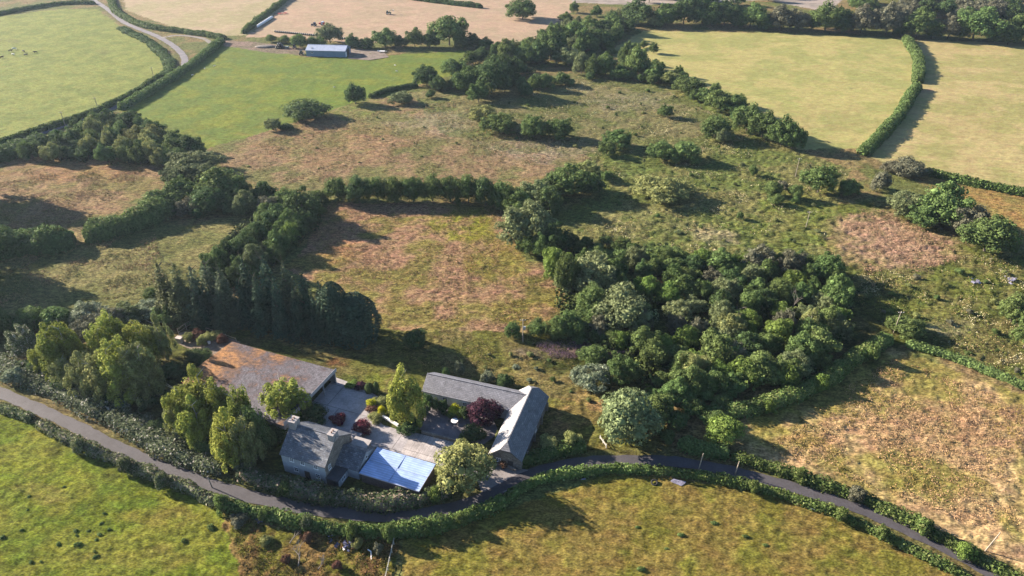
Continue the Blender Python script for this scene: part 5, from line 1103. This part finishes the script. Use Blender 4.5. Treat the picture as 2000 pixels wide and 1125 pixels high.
# ------------------------------------------------------------------ animals
def skin(name, nodes, edges, mat, parent=None):
    me = bpy.data.meshes.new(name); me.from_pydata([n[0] for n in nodes], edges, []); me.materials.append(mat); o = link(name, me, parent)
    md = o.modifiers.new('Skin', 'SKIN'); 
    if not me.skin_vertices:
        import bmesh; bm = bmesh.new(); bm.from_mesh(me); bm.verts.layers.skin.verify(); bm.to_mesh(me); bm.free()
    for i, n in enumerate(nodes): me.skin_vertices[0].data[i].radius = (n[1], n[2] if len(n) > 2 else n[1])
    me.skin_vertices[0].data[0].use_root = True
    s_ = o.modifiers.new('Sub', 'SUBSURF'); s_.levels = 1; s_.render_levels = 1; return o
def quadruped(name, mat, s=1.0, wool=False):
    k = 1.25 if wool else 1
    N = [((-.75, 0, .98), .28*k, .34*k), ((-.25, 0, .95), .33*k, .38*k), ((.3, 0, .95), .33*k, .38*k), ((.72, 0, 1.02), .24*k, .33*k), ((1.02, 0, 1.12), .15, .20), ((1.25, 0, 1.0), .13, .15), ((1.5, 0, .80), .08, .08),
         ((-.78, .2, .62), .11), ((-.86, .21, .40), .06), ((-.80, .21, .02), .05), ((-.78, -.2, .62), .11), ((-.86, -.21, .40), .06), ((-.80, -.21, .02), .05),
         ((.62, .2, .60), .09), ((.60, .2, .33), .06), ((.62, .2, .02), .05), ((.62, -.2, .60), .09), ((.60, -.2, .33), .06), ((.62, -.2, .02), .05),
         ((-1.02, 0, .98), .04), ((-1.10, 0, .45), .03), ((1.18, .22, 1.10), .04), ((1.18, -.22, 1.10), .04)]
    E = [(0,1),(1,2),(2,3),(3,4),(4,5),(5,6),(0,7),(7,8),(8,9),(0,10),(10,11),(11,12),(3,13),(13,14),(14,15),(3,16),(16,17),(17,18),(0,19),(19,20),(5,21),(5,22)]
    N = [((n[0][0]*s, n[0][1]*s, n[0][2]*s), *[q*s for q in n[1:]]) for n in N]
    return skin(name, N, E, mat)
CB, CWt, CBr = plain('black_hide', (.02, .02, .022), .7, .1), plain('white_hide', (.55, .53, .50), .8, .08), plain('brown_hide', (.10, .05, .03), .8, .1)
for (u, v, m_, a_, lb) in [(21,101,CB,20,'black cow at the left of the small herd in the upper left pasture'),(29,97,CWt,200,'white cow standing behind the others in the upper left pasture'),(26,108,CWt,340,'white cow at the front of the herd in the upper left pasture'),
     (47,102,CB,150,'black cow right of the two white cows, the farther of the black pair'),(51,109,CB,10,'black cow right of the two white cows, the nearer of the black pair'),(70,104,CB,190,'black cow alone at the right end of the herd'),(4,114,CBr,60,'brown cow at the left edge of the upper left pasture')]:
    p = G(u, v); o = quadruped('cow', m_, 1.15); o.location = (p.x, p.y, gz(p.x, p.y)); o.rotation_euler = (0, 0, R(a_)); tag(o, lb, 'cow', 'cows in the upper left pasture')
for (u, v, lb) in [(376,148,'leftmost sheep in the green pasture near the long dark hedge'),(400,135,'second sheep from the left along the long dark hedge'),(419,130,'sheep nearest the track corner of the green pasture'),(653,171,'lone sheep in the lower middle of the green pasture'),(775,140,'nearer of two sheep at the right of the green pasture'),(772,129,'farther of two sheep at the right of the green pasture')]:
    p = G(u, v); o = quadruped('sheep', CWt, .62, True); o.location = (p.x, p.y, gz(p.x, p.y)); o.rotation_euler = (0, 0, rnd.uniform(0, 6)); tag(o, lb, 'sheep', 'sheep in the green pasture')

# ------------------------------------------------------------------ poles, fences, gates
def pole(u, v, h, label, name='utility_pole', cat='pole', arm=True, lean=(0, 0), r=.13, box=False):
    p = G(u, v); T = empty(name, (p.x, p.y, 0)); tag(T, label, cat); top = Vector((lean[0], lean[1], h))
    b = MB(); b.tube((0, 0, -.2), top, r, r * .7, 8); b.build('shaft', WOOD, T)
    if arm:
        b = MB(); b.box(-.8, -.06, h - .42, .8, .06, h - .3, Matrix.Translation((lean[0], lean[1] - .16, 0))); a = b.build('cross_arm', WOOD, T)
        for x in (-.7, 0, .7): b = MB(); b.tube((lean[0] + x, lean[1] - .16, h - .298), (lean[0] + x, lean[1] - .16, h - .05), .05, .04, 6); b.build('insulator', WFR, a)
    if box: b = MB(); b.box(.1, -.3, h * .55, .75, .3, h * .55 + .9); b.build('transformer', STEEL, T)
    return T
pole(1021, 668, 8.0, 'wooden power pole with a grey transformer between the meadow and the bank', box=True, r=.17)
pole(1364, 918, 5.2, 'wooden post on the lane verge, left of the pair', 'wooden_post', 'post', False, (.35, 0), .15)
pole(1436, 926, 4.0, 'wooden post on the lane verge, right of the pair', 'wooden_post', 'post', False, (.2, 0), .15)
pole(1924, 1076, 5.6, 'tall pale pole standing in the hedge at the bottom right corner', 'telegraph_pole', 'pole', False, (.9, 0), .13)
pole(415, 953, 3.6, 'grey pole leaning over the lane hedge at lower left', 'telegraph_pole', 'pole', False, (-.2, 0), .13)
pole(301, 153, 6.5, 'pole at the pasture edge nearest the lane bend', r=.2); pole(192, 214, 6.5, 'middle pole along the pasture edge', r=.2); pole(128, 246, 7.2, 'pole at the pasture edge above the dark left copse', r=.2)
pole(1553, 346, 8.5, 'pale pole rising from the open marsh', r=.16); pole(1574, 444, 6.5, 'short dark pole between the marsh and the pink mound', r=.14); pole(1745, 650, 7.5, 'white topped pole inside the round tree at the hedge corner', r=.12)
def fence(p0, p1, label, h=1.15, step=1.8, rails=(.45, .95), mat=WOOD, cat='fence', name='fence'):
    d = (p1 - p0); L_ = d.length; T = empty(name, (p0.x, p0.y, 0), math.atan2(d.y, d.x)); tag(T, label, cat); n = max(2, int(L_ / step))
    for i in range(n + 1): b = MB(); x = L_ * i / n; b.box(x - .07, -.07, -.1, x + .07, .07, h); b.build('post', mat, T)
    for z in rails: b = MB(); b.box(0, -.13, z, L_, -.075, z + .11); b.build('rail', mat, T)
    return T
fence(G(773, 1047), G(750, 1150), 'grey post and rail fence between the brown rough corner and the olive field', mat=plain('grey_wood', (.33, .32, .28), .85, .15))
fence(G(1172, 857), G(1184, 874), 'white field gate beside the grey green tree by the lane', 1.15, 3, (.55, .9), plain('worn_white', (.42,.41,.38), .8), 'gate', 'field_gate')
fence(G(385, 640), G(462, 668), 'broken pale rail fence behind the ruined yard by the conifers', 1.5, 3.4, (1.3,), WOOD)
fence(G(350, 655), G(380, 634), 'leaning timber frame at the left end of the ruined yard', 2.4, 2.4, (2.2, 1.1), WOOD, 'timber frame', 'timber_frame')
fence(G(1780, 168), G(1788, 168), 'small gate in the gap between the two clipped hedges', 1.3, 2, (.4, .9), WOOD, 'gate', 'field_gate')
# garden pieces
p = G(888, 826); T = empty('garden_table', (p.x, p.y, .04)); tag(T, 'round white garden table in the barn courtyard', 'table'); b = MB(); b.tube((0,0,.70), (0,0,.76), .85, .85, 18); b.build('table_top', WFR, T)
b = MB(); b.tube((0,0,0), (0,0,.698), .1, .06); b.tube((0,0,0), (0,0,.06), .4, .3, 12); b.build('leg', WFR, T)
for k, lb in enumerate(('left', 'right')):
    q = p + Vector((-1.3 if k == 0 else 1.3, .3, 0)); T = empty('garden_chair', (q.x, q.y, .04), 1.57 if k == 0 else -1.57); tag(T, 'dark metal garden chair on the ' + lb + ' of the round white table', 'chair')
    b = MB(); b.box(-.25, -.25, .42, .25, .25, .46); b.build('seat', DARK, T); b = MB(); b.box(-.25, .22, .462, .25, .26, .95); b.build('backrest', DARK, T)
    for x in (-.2, .2):
        for y in (-.2, .2): b = MB(); b.tube((x, y, 0), (x, y, .418), .025); b.build('leg', DARK, T)
def lowwall(pts, w, h, mat, label):
    P_ = [G(*q) for q in pts]; b = MB(); T = P_[0]
    for i in range(len(P_) - 1):
        d = P_[i+1] - P_[i]; M = Matrix.Translation(P_[i]) @ Matrix.Rotation(math.atan2(d.y, d.x), 4, 'Z'); b.box(0, -w/2, 0, d.length, w/2, h, M); b.box(-.03, -w/2 - .04, h + .001, d.length + .03, w/2 + .04, h + .07, M)
    return tag(b.build('low_wall', mat), label, 'wall')
lowwall([(748, 815), (778, 833)], .4, .6, WFR, 'low white wall at the lower left foot of the slender birch')
lowwall([(824, 846), (902, 866)], .4, .7, STONE, 'low stone wall between the courtyard and the ribbed concrete')
lowwall([(838, 862), (900, 868)], .3, .01, STONE, 'thin stone edging below the low courtyard wall') if False else None
lowwall([(955, 908), (990, 914), (1008, 922)], .4, .8, STONE, 'low stone wall in front of the slate barn gable end')
# junk
def heap(u, v, n, s, mats, label, name='scrap_heap', cat='scrap heap', seed=1, flat=.5):
    s *= .72; flat *= .7
    p = G(u, v); g = random.Random(seed); b = MB()
    for _ in range(n):
        M = Matrix.Translation((g.gauss(0, s*.45), g.gauss(0, s*.45), g.uniform(.05, s*.3))) @ Matrix.Rotation(g.uniform(0, 6), 4, 'Z') @ Matrix.Rotation(g.uniform(-.5, .5), 4, 'X'); w = g.uniform(.2, .6) * s * .6
        b.box(-w, -w * g.uniform(.3, 1), -.04, w, w * .5, g.uniform(.02, flat), M)
    o = b.build(name, mats); o.location = (p.x, p.y, 0); return tag(o, label, cat)
LIL = plain('lilac_sheet', (.17, .165, .22), .5, .3, 2); DBL = plain('dark_blue_wrap', (.05, .055, .11), .35, .8, 3, spec=.6)
heap(683, 1066, 24, 2.2, DBL, 'dark shiny heap of plastic wrap in the rough corner by the fence', seed=2)
heap(466, 1020, 14, 1.6, LIL, 'pale lilac rubble at the hedge end in the bright green field', 'rubble', 'rubble', 3, .3)
heap(505, 1016, 12, 1.4, DBL, 'small dark rubble under the lane hedge beside the brown corner', 'rubble', 'rubble', 4, .3)
heap(646, 1046, 6, .9, LIL, 'few pale stones above the shiny heap', 'rubble', 'rubble', 5, .2); heap(645, 1056, 5, .7, DBL, 'small dark scrap left of the shiny heap', 'scrap', 'scrap', 6, .3) 
heap(1975, 556-8, 14, 3.0, LIL, 'lilac grey rubble on the slope near the right edge', 'rubble', 'rubble', 7, .4)
heap(1905, 552, 14, 2.6, LIL, 'lilac grey rubble patch in the weeds left of the right edge thicket', 'rubble', 'rubble', 8, .4)
p = G(1322, 942); T = empty('sheet_stack', (p.x, p.y, 0), R(-24)); tag(T, 'pile of lilac grey roofing sheets on the grass under the lane hedge', 'sheet pile')
T.scale = (.55, .6, .6)
for i in range(5): b = MB(); b.box(-2.6 + i * .25, -.9 + i * .28, .05 + i * .1, 2.2 + i * .3, -.2 + i * .28, .09 + i * .1, Matrix.Rotation(.05 * i - .1, 4, 'Z')); b.build('sheet', LIL, T)
p = G(1278, 943); b = MB(); R0, r0 = .62, .2
for i in range(18):
    for k in range(8):
        f_ = lambda i, k: ((R0 + r0 * math.cos(k * math.pi / 4)) * math.cos(i * math.pi / 9), (R0 + r0 * math.cos(k * math.pi / 4)) * math.sin(i * math.pi / 9), .22 + r0 * math.sin(k * math.pi / 4)); b.face([f_(i, k), f_(i+1, k), f_(i+1, k+1), f_(i, k+1)])
o = b.build('tyre', TYRE, None, True); o.location = (p.x, p.y, 0); o.rotation_euler = (R(20), 0, 0); tag(o, 'old black tyre lying left of the roofing sheets', 'tyre')
def tubes(pts, r, name, mat, label, cat):
    P_ = [Vector(q) for q in pts]; b = MB()
    for i in range(len(P_) - 1): b.tube(P_[i], P_[i+1], r, r, 8)
    return tag(b.build(name, mat), label, cat)
A_, B_, C_ = G(719, 1076), G(725, 1080), G(726, 1096)
tubes([A_ + Vector((0,0,.4)), B_ + Vector((0,0,.5)), C_ + Vector((0,0,.12))], .11, 'bent_pipe', WFR, 'bent white pipe in the brown weeds of the rough corner', 'pipe')
A_, B_ = G(1583, 993), G(1592, 997); tubes([A_ + Vector((0,0,.12)), B_ + Vector((0,0,.12))], .09, 'log', WFR, 'thin pale log on the grass below the low lane hedge', 'log')
A_, B_ = G(1135, 937), G(1144, 936); tubes([A_ + Vector((0,0,.12)), B_ + Vector((0,0,.12))], .12, 'log', LIL, 'short grey log under the low rounded hedge', 'log')
BARKG = plain('grey_bark', (.16, .14, .12), .9, .25, 4)
def dead(u, v, ang, s, label, seed, upright=False):
    g = random.Random(seed); b = MB(); p = G(u, v)
    def br(p0, d, L_, r, n):
        q = p0 + d * L_; b.tube(p0, q, r, r * .6, 6, False)
        if n:
            for _ in range(3): nd = (d + Vector((g.uniform(-.8, .8), g.uniform(-.8, .8), g.uniform(-.15, .5)))).normalized(); br(p0.lerp(q, g.uniform(.5, 1)), nd, L_ * g.uniform(.5, .8), r * .55, n - 1)
    br(Vector((0, 0, .15)), (Vector((.2, .1, 1)) if upright else Vector((math.cos(R(ang)), math.sin(R(ang)), .1))).normalized(), s, .13, 3)
    o = b.build('dead_tree' if upright else 'dead_branch', BARKG); o.location = (p.x, p.y, 0); return tag(o, label, 'dead tree' if upright else 'dead branch')
dead(582, 1110, 95, 3.2, 'bleached forked dead branch lying in the brown rough corner, longest of the three', 1); dead(566, 1062, 70, 1.8, 'short bleached dead branch at the top left of the rough corner', 2); dead(622, 1112, 60, 1.5, 'small dead branch low in the rough corner right of the longest', 3)
dead(1431, 640, 0, 3.5, 'bare grey dead tree standing in the dense copse', 5, True)
dead(1545, 610, 0, 3.5, 'bare pale dead tree on the right side of the dense copse', 6, True)
for (u, v, lb) in [(394,667,'left white tub in the ruined yard'),(409,671,'right white tub in the ruined yard')]:
    p = G(u, v); b = MB(); b.tube((0,0,0), (0,0,.7), .35, .42, 14); o = b.build('white_tub', WFR); o.location = (p.x, p.y, .03); tag(o, lb, 'tub')
p = G(352, 668); b = MB(); b.box(-.9, -.6, 0, .9, .6, 1.5); b.box(-.96, -.66, 1.502, .96, .66, 1.6); o = b.build('concrete_block', plain('pale_concrete', (.34,.30,.28), .9)); o.location = (p.x, p.y, .03); o.rotation_euler = (0,0,-.3); tag(o, 'pale square concrete block at the left end of the ruined yard', 'block')
for i, (u, v, w_, m_) in enumerate([(372,664,26,'olive'),(388,660,28,'brown'),(404,665,26,'olive'),(420,662,30,'olive'),(395,672,18,'olive'),(436,668,20,'brown')]):
    P(u, v - 16, v + 5, w_, 'bush', m_, '', 'brambles in the ruined yard')
AUTO = {k: v for k, v in AUTO.items() if k == 'brambles in the ruined yard'}; auto_labels()

# ------------------------------------------------------------------ haze in the air
b = MB(); b.box(-1960, -960, -1.6, 1960, 2360, 121.0); hz = b.build('haze', None) if False else None
me = b.mesh('haze', bpy.data.materials.new('haze_air')); hz = link('haze', me); tag(hz, kind='stuff')
m = me.materials[0]; m.use_nodes = True; t = m.node_tree; t.nodes.clear(); out = t.nodes.new('ShaderNodeOutputMaterial'); pv = t.nodes.new('ShaderNodeVolumePrincipled')
pv.inputs['Color'].default_value = (.62, .78, 1.0, 1); pv.inputs['Density'].default_value = .00005; pv.inputs['Anisotropy'].default_value = .3; t.links.new(pv.outputs[0], out.inputs['Volume'])
tag(hz, 'thin pale summer haze over the whole valley', 'haze')
